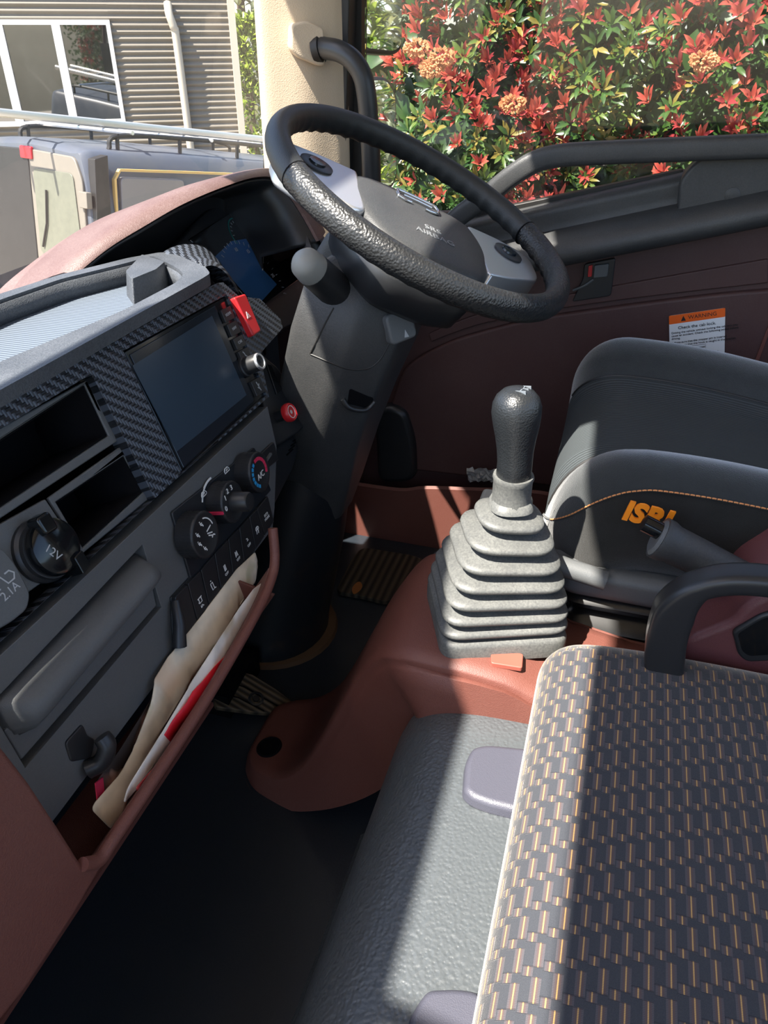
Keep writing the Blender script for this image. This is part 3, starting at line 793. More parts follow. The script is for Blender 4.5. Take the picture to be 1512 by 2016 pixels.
dc = [F2.px(372, 1053, .0035), F2.px(428, 989, .0035), F2.px(482, 931, .0035)]
rad_d = [.0262, .0246, .0254]
d1 = ribbed('air_direction_dial', dc[0][0], dc[0][1], rad_d[0], .003, W1, hv)
cx, cy = dc[0]
def man(cx, cy, s, a):
    """little seated figure symbol"""
    R_ = Matrix.Rotation(a, 2)
    L_ = [[(-.4, .9), (-.35, .7)], [(-.3, .4), (-.1, -.3), (.5, -.4), (.7, -1.0)], [(-.1, .2), (.5, .1)]]
    return [[(cx+(R_ @ Vector(q))[0]*s, cy+(R_ @ Vector(q))[1]*s) for q in l] for l in L_]
L = []
for ang in (150, 190, 235): L += man(cx+.0150*cos(radians(ang)), cy+.0150*sin(radians(ang)), .0040, 0)
L += man(cx+.0142*cos(radians(95)), cy+.0142*sin(radians(95)), .0040, 0)
L += [arc(cx, cy, .0185, 75, 10), [(cx+.004, cy+.0015), (cx+.014, cy+.004)], [(cx+.004, cy-.001), (cx+.013, cy-.0045)], [(cx+.005, cy-.004), (cx+.0122, cy-.008)], arc(cx+.013, cy-.011, .0032, 20, 160)]
strokes('symbols', F2, L, .0014, W1+.0004, W1+.0010, M_white, d1)
d2 = ribbed('recirculation_dial', dc[1][0], dc[1][1], rad_d[1], .003, W1, hv)
cx, cy = dc[1]
prism('pointer', F2, [(cx-.0268, cy-.0016), (cx-.0243, cy-.0016), (cx-.0243, cy+.0016), (cx-.0268, cy+.0016)], .004, W1+.001, M_redp, d2)
merge_text('fan_numbers', [(s, F2.mat(cx+.0170*cos(radians(a)), cy+.0170*sin(radians(a)), W1+.0009), .0090) for s, a in (('0', 178), ('1', 136), ('2', 104), ('3', 72))], M_white, d2)
fk = lathe('fan_knob', F2, cx+.002, cy-.001, [(.0005, W1-.001), (.0122, W1-.001), (.0114, W1+.020), (.0098, W1+.022), (.0005, W1+.0225)], M_blacksm, d2, 36)
d3 = ribbed('temperature_dial', dc[2][0], dc[2][1], rad_d[2], .003, W1, hv)
cx, cy = dc[2]
strokes('cold_scale', F2, [arc(cx, cy, .0172, 118+i*19, 118+i*19+14, 4) for i in range(7)], .0042, W1+.0004, W1+.0010, M_blue, d3)
strokes('hot_scale', F2, [arc(cx, cy, .0172, 106-i*19, 106-i*19-17, 4) for i in range(7)], .0044, W1+.0004, W1+.0010, M_redp, d3)
text('lettering', 'A/C', F2.mat(cx+.0005, cy-.0045, W1+.0009, 0), .0108, M_white, d3, .0002)
cx, cy = dc[1]
strokes('scale_arc', F2, [arc(cx, cy, .0310, 150, 84, 16)], .0022, .003, .0040, M_white, hv)
def car(cx, cy, s): return [[(cx-s, cy-.35*s), (cx-s, cy+.1*s), (cx-.6*s, cy+.6*s), (cx+.5*s, cy+.6*s), (cx+s, cy+.1*s), (cx+s, cy-.35*s), (cx-s, cy-.35*s)], [(cx-.4*s, cy), (cx+.4*s, cy+.2*s)]]
p1 = F2.px(402, 973, .004); p2 = F2.px(447, 926, .004)
for p in (p1, p2): strokes('air_symbol', F2, car(p[0], p[1], .0055), .0010, .003, .0040, M_white, hv)

# ------------------------------------------------------------------ switch row under the heater
sw_top = F2.px(400, 1118); row_v0 = F2.px(370, 1146)[1]-.002; 
tops = [F2.px(x, y, .004) for x, y in ((340, 1176), (366, 1150), (392, 1123), (419, 1091), (446, 1062), (468, 1040), (488, 1018), (503, 1003), (525, 976))]
bots = [F2.px(x, y, .004) for x, y in ((345, 1275), (389, 1238), (412, 1208), (434, 1178), (457, 1148), (478, 1114), (500, 1082), (518, 1055), (537, 1026))]
prism('switch_bezel', F2, [tops[0], tops[-1], bots[-1], bots[0]], -.004, .002, M_blacksm, dash, bevel=.001)
names = [None, 'blank-looking rocker switch marked with a cab symbol, leftmost lettered one of the switch row', 'rocker switch with a tank symbol, second lettered one from the left in the row',
         'rocker switch with a solid white truck symbol and OFF, in the middle of the row', 'rocker switch with a lane symbol and OFF, right of the solid truck symbol', 'rocker switch with two dots and OFF, third from the right in the row', 'rocker switch with a skidding car symbol, second from the right in the row', 'rocker switch lettered ECO MODE at the right end of the row']
for i in range(8):
    a, b, c, d = Vector(tops[i]), Vector(tops[i+1]), Vector(bots[i+1]), Vector(bots[i])
    g = .03
    qd = [a.lerp(b, g), a.lerp(b, 1-g), d.lerp(c, 1-g), d.lerp(c, g)]
    cen = (a+b+c+d)/4
    if i == 0:
        bl_ = prism('switch_blank', F2, fillet([tuple(p) for p in qd], .002), .0, .007, M_blacksm, dash, bevel=.002)
        tube('raised_end', [F2.pt(a.x-.001, a.y-.004, .006), F2.pt((a.x+d.x)/2-.002, (a.y+d.y)/2, .012), F2.pt(d.x, d.y+.002, .010)], lambda t: .005+.003*t, M_blacksm, bl_, 10)
        continue
    s = thing('rocker_switch', names[i], 'switch', F2.pt(cen.x, cen.y, .0), group='rocker switches under the heater dials')
    prism('rocker', F2, fillet([tuple(p) for p in qd], .0015), .0, .0065, M_blacksm, s, bevel=.0012)
    x, y = cen.x, cen.y-.002; k = .0042
    if i == 1: Ls = [[(x-k, y+k), (x+k, y+k)], [(x-k*.6, y+k), (x-k*.6, y-k*.4), (x+k*.6, y-k*.4), (x+k*.6, y+k)], [(x-k, y-k*.2), (x-k*.6, y)], [(x-k*.5, y-k*1.2), (x-k*.5, y-k*1.9)], [(x, y-k*1.9), (x, y-k*1.2), (x+k*.7, y-k*1.9)]]
    elif i == 2: Ls = [[(x-k*.8, y+k), (x+k*.2, y+k), (x+k*.4, y-k), (x-k*.6, y-k), (x-k*.8, y+k)], [(x+k*.4, y-k), (x+k*1.1, y-k*1.2)], [(x-k*.5, y+k*1.7), (x-k*.1, y+k*1.7)]]
    elif i == 3: Ls = [[(x, y+k*1.6), (x, y-k*.2)], [(x+k*.3, y+k*1.6), (x+k*.3, y-k*.2)]]
    elif i == 4: Ls = [[(x-k*.5, y+k*1.5), (x-k*.7, y-k*.2)], [(x+k*.2, y+k*1.5), (x+k*.5, y-k*.2)], [(x-k*.1, y+k*1.2), (x-k*.1, y-.0)]]
    elif i == 5: Ls = [[(x-k*.5, y+k*1.2), (x-k*.1, y+k*.9)], [(x-k*.3, y+k*.4), (x+k*.5, y+k*.4)], [(x, y+k*1.1), (x+k*.2, y+k*.7)]]
    elif i == 6: Ls = car(x, y+k*.3, k*.9)+[[(x-k*.6, y-k*.3), (x-k*.9, y-k*1.2)], [(x+k*.4, y-k*.3), (x+k*.1, y-k*1.3)]]
    else: Ls = []
    if Ls: strokes('symbol', F2, Ls, .0012 if i != 3 else .0030, .006, .0068, M_white, s)
    if i in (3, 4, 5): text('lettering', 'OFF', F2.mat(x+.0006, y-k*1.25, .0067), .0048, M_white, s, .0002)
    if i == 7: merge_text('lettering', [('ECO', F2.mat(x, y+.0035, .0067), .0050), ('MODE', F2.mat(x, y-.0018, .0067), .0048)], M_white, s)
# red round pull knob with its tag on the pod side
rk = thing('red_push_knob', 'round red push knob beside the steering column on the dash side', 'knob', F1.pt(*F1.px(560, 812, -.02), -.02))
kx, ky = F1.px(552, 818, -.02)
lathe('shaft', F1, kx, ky, [(.0005, -.028), (.0085, -.028), (.0080, -.008), (.0005, -.008)], M_blacksm, rk, 24)
lathe('button', F1, kx, ky, [(.0005, -.010), (.0125, -.010), (.0135, -.006), (.0132, -.002), (.0115, .0005), (.0100, -.0008), (.0005, -.0012)], M_red, rk, 32)
lathe('white_ring', F1, kx, ky, [(.0082, -.0011), (.0082, -.0002), (.0090, -.0002), (.0090, -.0011)], M_white, rk, 32)
tq = F1.poly([(572, 798), (582, 794), (592, 815), (580, 822)], -.022)
tg_ = prism('tag', F1, tq, -.028, -.022, M_redp, rk, bevel=.001)
tc = F1.px(582, 806, -.0215)
prism('tag_symbol', F1, disc(tc[0], tc[1], .0028, 12), -.0225, -.0215, M_white, tg_)

# ------------------------------------------------------------------ instrument cluster under the hood
ic = thing('instrument_cluster', 'dark instrument cluster with a sky reflection painted in blue under the maroon hood', 'instrument cluster', ax(500, 560, 1, .62))
FL = Frame(ax(500, 530, 1, .600), (1, 0, 0), (0, .55, .835))
prism('housing', FL, FL.poly([(330, 500), (410, 410), (520, 362), (600, 372), (670, 480), (640, 610), (520, 665), (440, 610)]), -.05, -.004, M_blacksm, ic, bevel=.004)
prism('lens', FL, fillet(FL.poly([(372, 470), (480, 402), (512, 412), (592, 548), (505, 612), (470, 570)], .0), .006), -.006, .0, flat('cluster_lens', (.006, .007, .009), .05, 1.0, IOR=1.8), ic, bevel=.0015)
cd = FL.px(475, 462); 
strokes('small_gauge', FL, [arc(cd[0], cd[1], .030, 40, 200, 16)], .0022, -.001, .0006, flat('teal_print', (.02, .18, .16), .5), ic)
ct = FL.px(505, 560)
tk = []
for a in range(-30, 125, 9): tk.append([(ct[0]+.074*cos(radians(a)), ct[1]+.074*sin(radians(a))), (ct[0]+.080*cos(radians(a)), ct[1]+.080*sin(radians(a)))])
for a in range(50, 190, 20): tk.append([(cd[0]+.022*cos(radians(a)), cd[1]+.022*sin(radians(a))), (cd[0]+.026*cos(radians(a)), cd[1]+.026*sin(radians(a)))])
strokes('tick_marks', FL, tk, .0009, -.001, .0007, M_grey, ic)
for s, a in (('10', 85), ('15', 55), ('20', 25), ('25', -2)): text('gauge_number', s, FL.mat(ct[0]+.064*cos(radians(a)), ct[1]+.064*sin(radians(a)), .0006), .0095, M_grey, ic)
prism('sky_tinted_display', FL, fillet(FL.poly([(420, 508), (455, 475), (498, 468), (514, 527), (545, 560), (505, 604)], 0), .003), -.001, .0004, flat('painted_sky_reflection', (.04, .14, .36), .05, 1.0, IOR=1.8), ic)  # blue patch on the lens: reflected sky put into the colour
stk = [ct[0]-.01, ct[1]+.01]
wall = [FL.pt(*FL.px(512, 412), .0), hp(520, 372, .63), hp(546, 353, .60), hp(578, 386, .60), hp(640, 470, .60), hp(630, 530, .58), hp(605, 560, .56), FL.pt(*FL.px(592, 548), .0)]
cw_ = mesh('side_wall', wall, [(0, 1, 2, 3), (0, 3, 4, 5), (0, 5, 6, 7)], M_blacksm, ic); cw_.modifiers.new('thick', 'SOLIDIFY').thickness = .003
strokes('needle', FL, [FL.poly([(519, 500), (517, 532)], .001)], .0012, .0004, .0012, M_white, ic)

# ------------------------------------------------------------------ papers and bags in the storage pocket
def sheet(name, pxs, Y, m, seed, label, cat, group=None, amp=.006, n=26, lean=.12, marks=None):
    """a thin crumpled sheet standing in the pocket; outline on a steep plane through Y"""
    fr = Frame((0, Y, .40), (1, 0, 0), (0, lean, 1))
    poly = fr.poly(pxs)
    us = [p[0] for p in poly]; vs2 = [p[1] for p in poly]
    pts = [Vector((p.x, p.y)) for p in [Vector((a, b, 0)) for a, b in fillet(poly, .004, 3)]]
    st = .0065; k = len(pts); edges = [(i, (i+1) % k) for i in range(k)]
    def inside(x, y):
        c = False
        for i in range(k):
            a, b = pts[i], pts[i-1]
            if (a.y > y) != (b.y > y) and x < (b.x-a.x)*(y-a.y)/(b.y-a.y)+a.x: c = not c
        return c
    x = min(us)
    while x < max(us):
        y = min(vs2)
        while y < max(vs2):
            if inside(x, y): pts.append(Vector((x, y)))
            y += st
        x += st
    r = delaunay_2d_cdt(pts, edges, [list(range(k))], 1, 1e-6)
    V = []
    for p in r[0]:
        q = Vector((p.x*9+seed, p.y*22, seed))
        h = noise.noise(q)*amp*1.4 + abs(noise.noise(q*2.3))*amp*.8 + noise.noise(q*5)*amp*.25
        V.append(fr.pt(p.x, p.y, h))
    o = mesh(name, V, r[2], m, uv=[(p.x, p.y) for p in r[0]], sharp=25)
    md = o.modifiers.new('thick', 'SOLIDIFY'); md.thickness = .0012
    tag(o, label, cat, group); o['label'] = label
    return o, fr
def mat_paper(name, base, patches):
    k = NT(name); uv = k.coord('UV'); nz = k.noise(uv, 26, 3); cc = k.mix(k.ramp(nz, [(.42, (0, 0, 0, 1)), (.62, (1, 1, 1, 1))]), c4(base), c4([q*.78 for q in base]))
    for (col, sc, lo, hi) in patches:
        mp = k.n('ShaderNodeMapping'); k.l(uv, mp.inputs[0]); mp.inputs['Location'].default_value = (sc, sc*.7, 0)
        z = k.noise(mp.outputs[0], sc, 2)
        cc = k.mix(k.ramp(z, [(lo, (0, 0, 0, 1)), (hi, (1, 1, 1, 1))]), cc, c4(col))
    k.bsdf(cc, .55, .4); return k.m
M_cream = mat_paper('cream_paper_bag', (.86, .75, .58), [((.55, .50, .32), 17, .60, .68), ((.80, .58, .40), 11, .60, .70)])
M_whitebag = mat_paper('white_paper_bag', (.84, .77, .68), [((.52, .42, .30), 15, .60, .70)])
M_mag = mat_paper('glossy_magazine', (.30, .13, .09), [((.02, .012, .010), 14, .50, .56), ((.50, .30, .22), 22, .60, .66)])
mg, fr = sheet('magazine', [(300, 1368), (318, 1345), (330, 1400), (262, 1520), (222, 1600), (190, 1596), (186, 1540), (230, 1480)], .384, M_mag, 9.1, 'brown and red printed magazine behind the cream bag in the dash pocket', 'magazine', amp=.003)
strokes('red_strip', fr, [fr.poly([(188, 1535), (194, 1590)])], .010, .003, .0045, M_redp, mg)
b1, fr = sheet('paper_bag', [(505, 1086), (507, 1110), (498, 1145), (462, 1205), (416, 1272), (364, 1345), (314, 1436), (258, 1528), (238, 1570), (222, 1632), (208, 1630), (176, 1596), (180, 1578), (232, 1520), (258, 1470), (292, 1382), (305, 1340), (340, 1290), (410, 1200), (470, 1120)], .380, M_cream, 3.3,
      'crumpled cream paper bag nearest the switches in the dash pocket', 'paper bag', 'paper bags in the dash pocket', amp=.0075)
b2, fr = sheet('paper_bag', [(534, 1134), (528, 1160), (505, 1215), (478, 1264), (440, 1327), (395, 1394), (345, 1456), (280, 1540), (240, 1582), (250, 1545), (290, 1480), (316, 1440), (370, 1350), (420, 1270), (470, 1200), (500, 1160)], .346, M_whitebag, 5.7,
      'white paper bag with red print along the lip of the dash pocket', 'paper bag', 'paper bags in the dash pocket', amp=.006)
def hugging(name, fr, pxs, amp, seed, m, par, lift=.0012):
    P = [Vector((a, b, 0)) for a, b in fr.poly(pxs)]; n = len(P)//2
    V = []; F = []
    A, B = catmull(P[:n], 6), catmull(P[n:][::-1], 6)
    for a, b in zip(A, B):
        for t in (0, .5, 1):
            p = a.lerp(b, t); q = Vector((p.x*9+seed, p.y*22, seed))
            h = noise.noise(q)*amp*1.4 + abs(noise.noise(q*2.3))*amp*.8 + noise.noise(q*5)*amp*.25
            V.append(fr.pt(p.x, p.y, h+lift))
    for i in range(len(A)-1):
        for t in range(2): F.append((i*3+t, i*3+t+1, i*3+t+4, i*3+t+3))
    o = mesh(name, V, F, m, par); o.modifiers.new('thick', 'SOLIDIFY').thickness = .0006
    return o
M_bagred = flat('red_bag_print', (.78, .015, .03), .5)
hugging('red_print', fr, [(462, 1286), (428, 1340), (388, 1394), (334, 1460), (318, 1446), (352, 1390), (396, 1332), (446, 1276)], .006, 5.7, M_bagred, b2, .0016)
hugging('red_letter', fr, [(513, 1180), (506, 1196), (501, 1210), (496, 1206), (501, 1192), (508, 1178)], .006, 5.7, M_bagred, b2, .0016)
rb, fr = sheet('red_packet', [(333, 1468), (300, 1510), (262, 1552), (270, 1560), (310, 1530), (340, 1490)], .343, flat('red_foil', (.45, .05, .06), .35), 2.2, 'folded dull red packet at the bottom of the white bag', 'packet', amp=.003)

# ================================================================== STEERING WHEEL
WC = Vector((1.04, .26, .80)); WN = Vector((-.0216, -.4811, .8764)).normalized()
Wu = Vector((1, 0, 0)); Wu = (Wu-WN*Wu.dot(WN)).normalized(); Wv = WN.cross(Wu)
SW = Frame(WC, Wu*.46-Wv*.89, Wu*.89+Wv*.46)              # u along the lettering, v to the top of the wheel
wheel = thing('steering_wheel', 'black leather steering wheel with two silver spokes and an airbag hub', 'steering wheel', WC)
def rim(name, a0, a1, m, notch=True):
    n = 200; rings = []
    closed = abs(a1-a0) >= 359
    for i in range(n+1):
        a = radians(a0+(a1-a0)*i/n)
        c = SW.pt(.209*cos(a), .209*sin(a), 0); rd = (SW.u*cos(a)+SW.v*sin(a))
        ring = []
        for j in range(20):
            b = 2*pi*j/20
            x, z = cos(b), sin(b)
            r = .0172
            if notch: r *= 1-.13*max(0, -z*.75-x*.65)**1.0*abs(sin(a*26))**.7
            ring.append(c+rd*(x*r*.92)+SW.w*(z*r*1.08))
        rings.append(ring)
    return loft(name, rings, m, wheel, sharp=80)
rim('rim', 205, 385, M_leather)            # leather part
rim('rim_grip', 25, 205, M_gripf)          # finer ribbed rubber part
for a in (25, 205):
    a = radians(a); c = SW.pt(.209*cos(a), .209*sin(a)); rd = SW.u*cos(a)+SW.v*sin(a); tg2 = SW.v*cos(a)-SW.u*sin(a)
    rr = []
    for s in (-.0008, .0008): rr.append([c+tg2*s+rd*(cos(2*pi*j/20)*.0163)+SW.w*(sin(2*pi*j/20)*.0190) for j in range(20)])
    loft('rim_seam', rr, M_void, wheel)
hubp = [(-.100, .030), (-.078, .070), (0, .080), (.080, .070), (.104, .034), (.106, -.035), (.076, -.104), (0, -.116), (-.056, -.104), (-.094, -.035)]
hubc = [(p.x, p.y) for p in catmull([(a, b, 0) for a, b in hubp], 6, True)]
def scaled(P, s, dy=0): return [(a*s, (b+.015)*s-.015+dy) for a, b in P]
R = []
for s, w in ((1.0, -.062), (1.0, -.030), (.985, -.022), (.95, -.0175), (.86, -.0145), (.6, -.012), (.3, -.011), (.02, -.0108)):
    R.append([SW.pt(a, b, w) for a, b in scaled(hubc, s)])
M_hub = plastic('hub_grained_plastic', (.026, .029, .032), .48, 700, .3, dust=.06)
hub = loft('airbag_cover', R, M_hub, wheel, sharp=50)
R = []
for s, w in ((.75, -.115), (.95, -.10), (1.02, -.065), (1.0, -.058)):
    R.append([SW.pt(a, b, w) for a, b in scaled(hubc, s)])
loft('hub_back', R, M_blacksm, wheel, sharp=50)
# chrome emblem ring: an open rounded bar shape
def emblem():
    o = []
    P = [(-.031, -.008), (-.031, .006), (-.024, .0125), (.024, .0125), (.031, .006), (.031, -.008), (.022, -.0135), (.010, -.0135)]
    tube('emblem', [SW.pt(a, .040+b, -.0095) for a, b in [(p.x, p.y) for p in catmull([(a, b, 0) for a, b in P], 6)]], .0021, M_chrome, hub, 10)
    tube('emblem_bar', [SW.pt(a, .040+b, -.0095) for a, b in ((-.031, -.008), (-.022, -.0130), (-.012, -.0120))], .0021, M_chrome, hub, 10)
    tube('emblem_bar', [SW.pt(a, .040+b, -.0092) for a, b in ((-.022, .001), (0, .0025), (.022, .001))], .0018, M_chrome, hub, 10)
M_chrome = flat('chrome', (.8, .82, .85), .08, .5, 1.0)
emblem()
M_deb = flat('debossed_lettering', (.20, .21, .22), .4)
merge_text('lettering', [('SRS', SW.mat(.012, -.030, -.0106), .017), ('AIRBAG', SW.mat(.012, -.049, -.0108), .017)], M_deb, hub)
# silver spokes with button pads
def spoke(side, nm):
    s = side
    top = [(s*.085, .072), (s*.150, .068), (s*.196, .060), (s*.203, .030), (s*.198, -.010), (s*.150, -.040), (s*.105, -.060), (s*.085, -.05)]
    if s > 0: top = [(.088, .060), (.140, .062), (.188, .052), (.196, .030), (.194, -.012), (.186, -.030), (.130, -.062), (.092, -.078)]
    P = fillet(top, .010, 4)
    o = prism(nm, SW, P, -.052, -.016, M_silver, wheel, bevel=.006, seg=3)
    c = (s*.150, .022)
    pad = lathe('button_ring', SW, c[0], c[1], [(.0005, -.018), (.0225, -.018), (.0225, -.0135), (.019, -.0125), (.0005, -.0125)], M_blacksm, o, 32)
    lathe('button', SW, c[0], c[1], [(.0005, -.013), (.012, -.013), (.011, -.010), (.0005, -.0095)], M_gtop, pad, 24)
    return o
spoke(-1, 'spoke'); spoke(1, 'spoke')

# ------------------------------------------------------------------ steering column
col = thing('steering_shroud', 'black angular steering column shroud with a thick stalk below the wheel', 'steering column', (1.04, .42, .0))
def sect(c, hx, hy, z, tilt=.0, sh=0.0, cham=.35):
    """chamfered section; the rear face carries a ridge"""
    x, y = c
    P = [(-hx, -hy*.15), (-hx*(1-cham), -hy*.95), (hx*(1-cham*.8), -hy), (hx, -hy*.35), (hx*.95, hy), (-hx*.95, hy)]
    P = fillet(P, .012, 3)
    return [Vector((x+a, y+b+sh*a, z+tilt*b)) for a, b in P]
R = [sect((1.055, .440), .055, .050, .30, .1), sect((1.050, .430), .062, .060, .36, .1), sect((1.040, .405), .090, .062, .46, .2), sect((1.036, .380), .107, .066, .55, .3),
     sect((1.038, .352), .116, .068, .63, .4), sect((1.042, .335), .112, .066, .68, .5), sect((1.045, .322), .094, .056, .715, .5), sect((1.048, .312), .070, .042, .730, .5)]
shr = loft('lower_shroud', R, M_black, col, sharp=32)
shr.modifiers.new('bv', 'BEVEL').width = .003
R = [sect((1.065, .375), .060, .05, .69, .55), sect((1.062, .345), .056, .05, .735, .55), sect((1.055, .315), .052, .045, .765, .55)]
loft('upper_shroud', R, M_black, col, sharp=32)
# thin seams around the shroud
def on_shroud(pxs, lift=.0002):
    r = [hit(shr, x, y, lift)[0] for x, y in pxs]
    return [p for p in r if p is not None]
for pxs in ([(611, 697), (630, 705), (655, 716), (680, 725), (704, 728), (728, 724), (746, 710), (758, 692), (768, 672)], [(657, 606), (645, 628), (633, 652), (621, 676), (611, 697)]):
    q = on_shroud(pxs)
    if len(q) > 2: tube('shroud_seam', catmull(q, 4), .0010, M_seal, col, 6)
# stalk
tip = ax(590, 508, 0, .885); base = ax(700, 606, 0, .995)
sp = [base, base.lerp(tip, .35), base.lerp(tip, .7), tip]
d_ = (tip-base).normalized()
P_ = [base+d_*((tip-base).length*t) for t in (0, .1, .3, .55, .80, .92, .97, 1.0)]
rs = [.0265, .0255, .0240, .0230, .0220, .0200, .0145, .001]
rings = []
a_ = d_.orthogonal().normalized(); b_ = d_.cross(a_)
for p, r in zip(P_, rs): rings.append([p+a_*(r*cos(2*pi*j/24))+b_*(r*sin(2*pi*j/24)) for j in range(24)])
stalk = loft('stalk', rings[:5], M_blacksm, col, sharp=60)
loft('stalk_tip', rings[4:], plastic('grey_worn_plastic', (.20, .20, .185), .5, 0), stalk, sharp=60)
lathe('stalk_collar', Frame(base, a_, b_), 0, 0, [(.0005, -.02), (.030, -.02), (.030, .004), (.027, .009), (.0005, .009)], M_blacksm, stalk, 24)
# tilt release pad and ignition slot on the rear face
def surf_frame(x, y, fall):
    p, n = hit(shr, x, y)
    if p is None: return fall
    u = (Vector((1, 0, 0))-n*n.x).normalized()
    return Frame(p, u, n.cross(u))
pf = surf_frame(785, 642, Frame(ax(785, 640, 1, .285), (1, .18, 0), (0, .50, .86)))
prism('release_pad', pf, rrect(0, 0, .0215, .0205, .008), -.012, .009, M_char, col, bevel=.004, seg=3)
prism('pad_mark', pf, [(.003, -.005), (.007, -.016), (.000, -.015)], .0085, .0096, M_grey, col)
pg = surf_frame(705, 785, Frame(ax(705, 785, 1, .330), (1, .12, 0), (0, .22, .97)))
prism('pull_recess', pg, fillet([(-.020, .014), (.024, .006), (.020, -.012), (-.012, -.012)], .005), -.012, .001, M_void, col, bevel=.0008)
tube('pull_lip', catmull([pg.pt(-.022, -.006, .001), pg.pt(-.010, -.014, .006), pg.pt(.008, -.014, .007), pg.pt(.020, -.010, .004), pg.pt(.026, .002, .001)], 5), .0035, M_blacksm, col, 10)
# panel to the left behind the column (dark)
flp = Frame((0, .50, 0), (1, 0, 0), (0, 0, 1))
prism('side_flap', flp, fillet(flp.poly([(600, 868), (632, 848), (640, 862), (620, 905), (608, 925), (594, 912)]), .004), -.004, .004, M_blacksm, col, bevel=.002)
# rubber boot to the floor
boot = thing('column_boot', 'dusty black rubber boot running from the steering column to the floor', 'rubber boot', (1.04, .52, 0))
R = []
for z, cx, cy, rx, ry in ((-.002, 1.045, .545, .118, .105), (.02, 1.045, .54, .112, .100), (.06, 1.047, .53, .105, .096), (.14, 1.05, .51, .098, .092), (.24, 1.052, .485, .090, .086), (.34, 1.052, .462, .078, .078), (.38, 1.052, .455, .070, .07)):
    R.append([Vector((cx+rx*cos(2*pi*j/32), cy+ry*sin(2*pi*j/32), z)) for j in range(32)])
def mat_boot():
    k = NT('scuffed_rubber'); co = k.coord(); n1 = k.noise(co, 9, 6, .7)
    cc = k.mix(k.ramp(n1, [(.52, (0, 0, 0, 1)), (.72, (1, 1, 1, 1))]), (.010, .012, .015, 1), (.045, .028, .018, 1))
    k.bsdf(cc, .45, .4); return k.m
loft('boot', R, mat_boot(), boot)
lathe('floor_ring', Frame((1.045, .545, 0), (1, 0, 0), (0, 1, 0)), 0, 0, [(.112, 0), (.124, 0), (.121, .008), (.113, .010)], flat('rusty_ring', (.10, .055, .025), .8), boot, 32)
# steel pedal edge glimpsed beside the dash
# footrest with rubber cleats
fr_ = Frame((.90, .50, .040), (cos(radians(-8)), sin(radians(-8)), .10), (.1, 1, .35))
ft = thing('foot_rest', 'brown worn ribbed footrest plate bolted beside the floor duct', 'footrest', (.90, .5, 0))
M_cleat = mat_ridged('worn_cleat_rubber', (.13, .095, .055), .0105, 0, .7, .002, .12)
q = fr_.poly([(448, 1316), (498, 1327), (543, 1355), (592, 1392), (580, 1408), (500, 1402), (425, 1392), (418, 1370)])
prism('plate', fr_, q, -.012, 0, M_cleat, ft, bevel=.003)
strokes('rib_rows', fr_, [fr_.poly([(436, 1340), (480, 1352), (560, 1398)]), fr_.poly([(428, 1364), (470, 1374), (520, 1400)])], .0022, -.001, .0012, M_void, ft)
bc = fr_.px(504, 1376)
lathe('bolt', fr_, bc[0], bc[1], [(.0005, -.002), (.014, -.002), (.0135, .002), (.010, .003), (.009, -.0005), (.0005, -.0005)], M_blacksm, ft, 24)
lathe('bolt_head', fr_, bc[0], bc[1], [(.0005, -.001), (.007, -.001), (.006, .003), (.0005, .003)], M_seal, ft, 6)
box('bracket', (.80, .52, .0), (.92, .60, .05), M_void, ft)
# ribbed driver's mat
fm = Frame((0, 0, .004), (1, 0, 0), (0, 1, 0))
mt = fm.poly([(712, 1082), (812, 1098), (840, 1110), (800, 1178), (762, 1192), (718, 1180), (660, 1170), (690, 1110)])
M_mat = mat_ridged('ribbed_rubber_mat', (.075, .058, .036), .016, 1, .65, .003, .12)
mat_o = prism('floor_mat', fm, fillet(mt, .02), -.002, .008, M_mat, bevel=.002)
tag(mat_o, 'worn ribbed rubber foot mat on the floor right of the column boot', 'floor mat')
lf = Frame((0, 0, .013), (1, 0, 0), (0, 1, 0))
lp = lf.px(703, 1157)
lo = prism('dry_leaf', lf, [(p.x, p.y) for p in catmull([(lp[0]-.022, lp[1], 0), (lp[0]-.006, lp[1]+.009, 0), (lp[0]+.014, lp[1]+.007, 0), (lp[0]+.020, lp[1], 0), (lp[0]+.008, lp[1]-.009, 0), (lp[0]-.010, lp[1]-.008, 0)], 4, True)], -.0004, .0006, flat('dry_leaf_orange', (.33, .12, .03), .7))
tag(lo, 'small dry orange leaf lying on the ribbed foot mat', 'leaf')

# ================================================================== ENGINE COVER AND CENTRE CONSOLE
prof = catmull([(-.60, .372, 0), (-.30, .370, 0), (-.05, .366, 0), (.04, .362, 0), (.090, .356, 0), (.125, .343, 0), (.150, .318, 0), (.166, .280, 0), (.178, .220, 0), (.190, .150, 0), (.202, .080, 0), (.216, .025, 0), (.235, .002, 0)], 4)
R = []
for i in range(31):
    x = X0+(.652-X0)*i/30
    d = max(0, (x-.60)/.052); dz = -.02*d*d
    R.append([Vector((x, p.x, max(.001, p.y+dz*(p.y > .05)))) for p in prof])
ec = thing('engine_cover', 'grey embossed vinyl engine cover sloping down to the floor below the front passenger seat', 'engine cover', (.0, 0, 0))
grid('vinyl_skin', R, M_vinyl, ec, sharp=80)
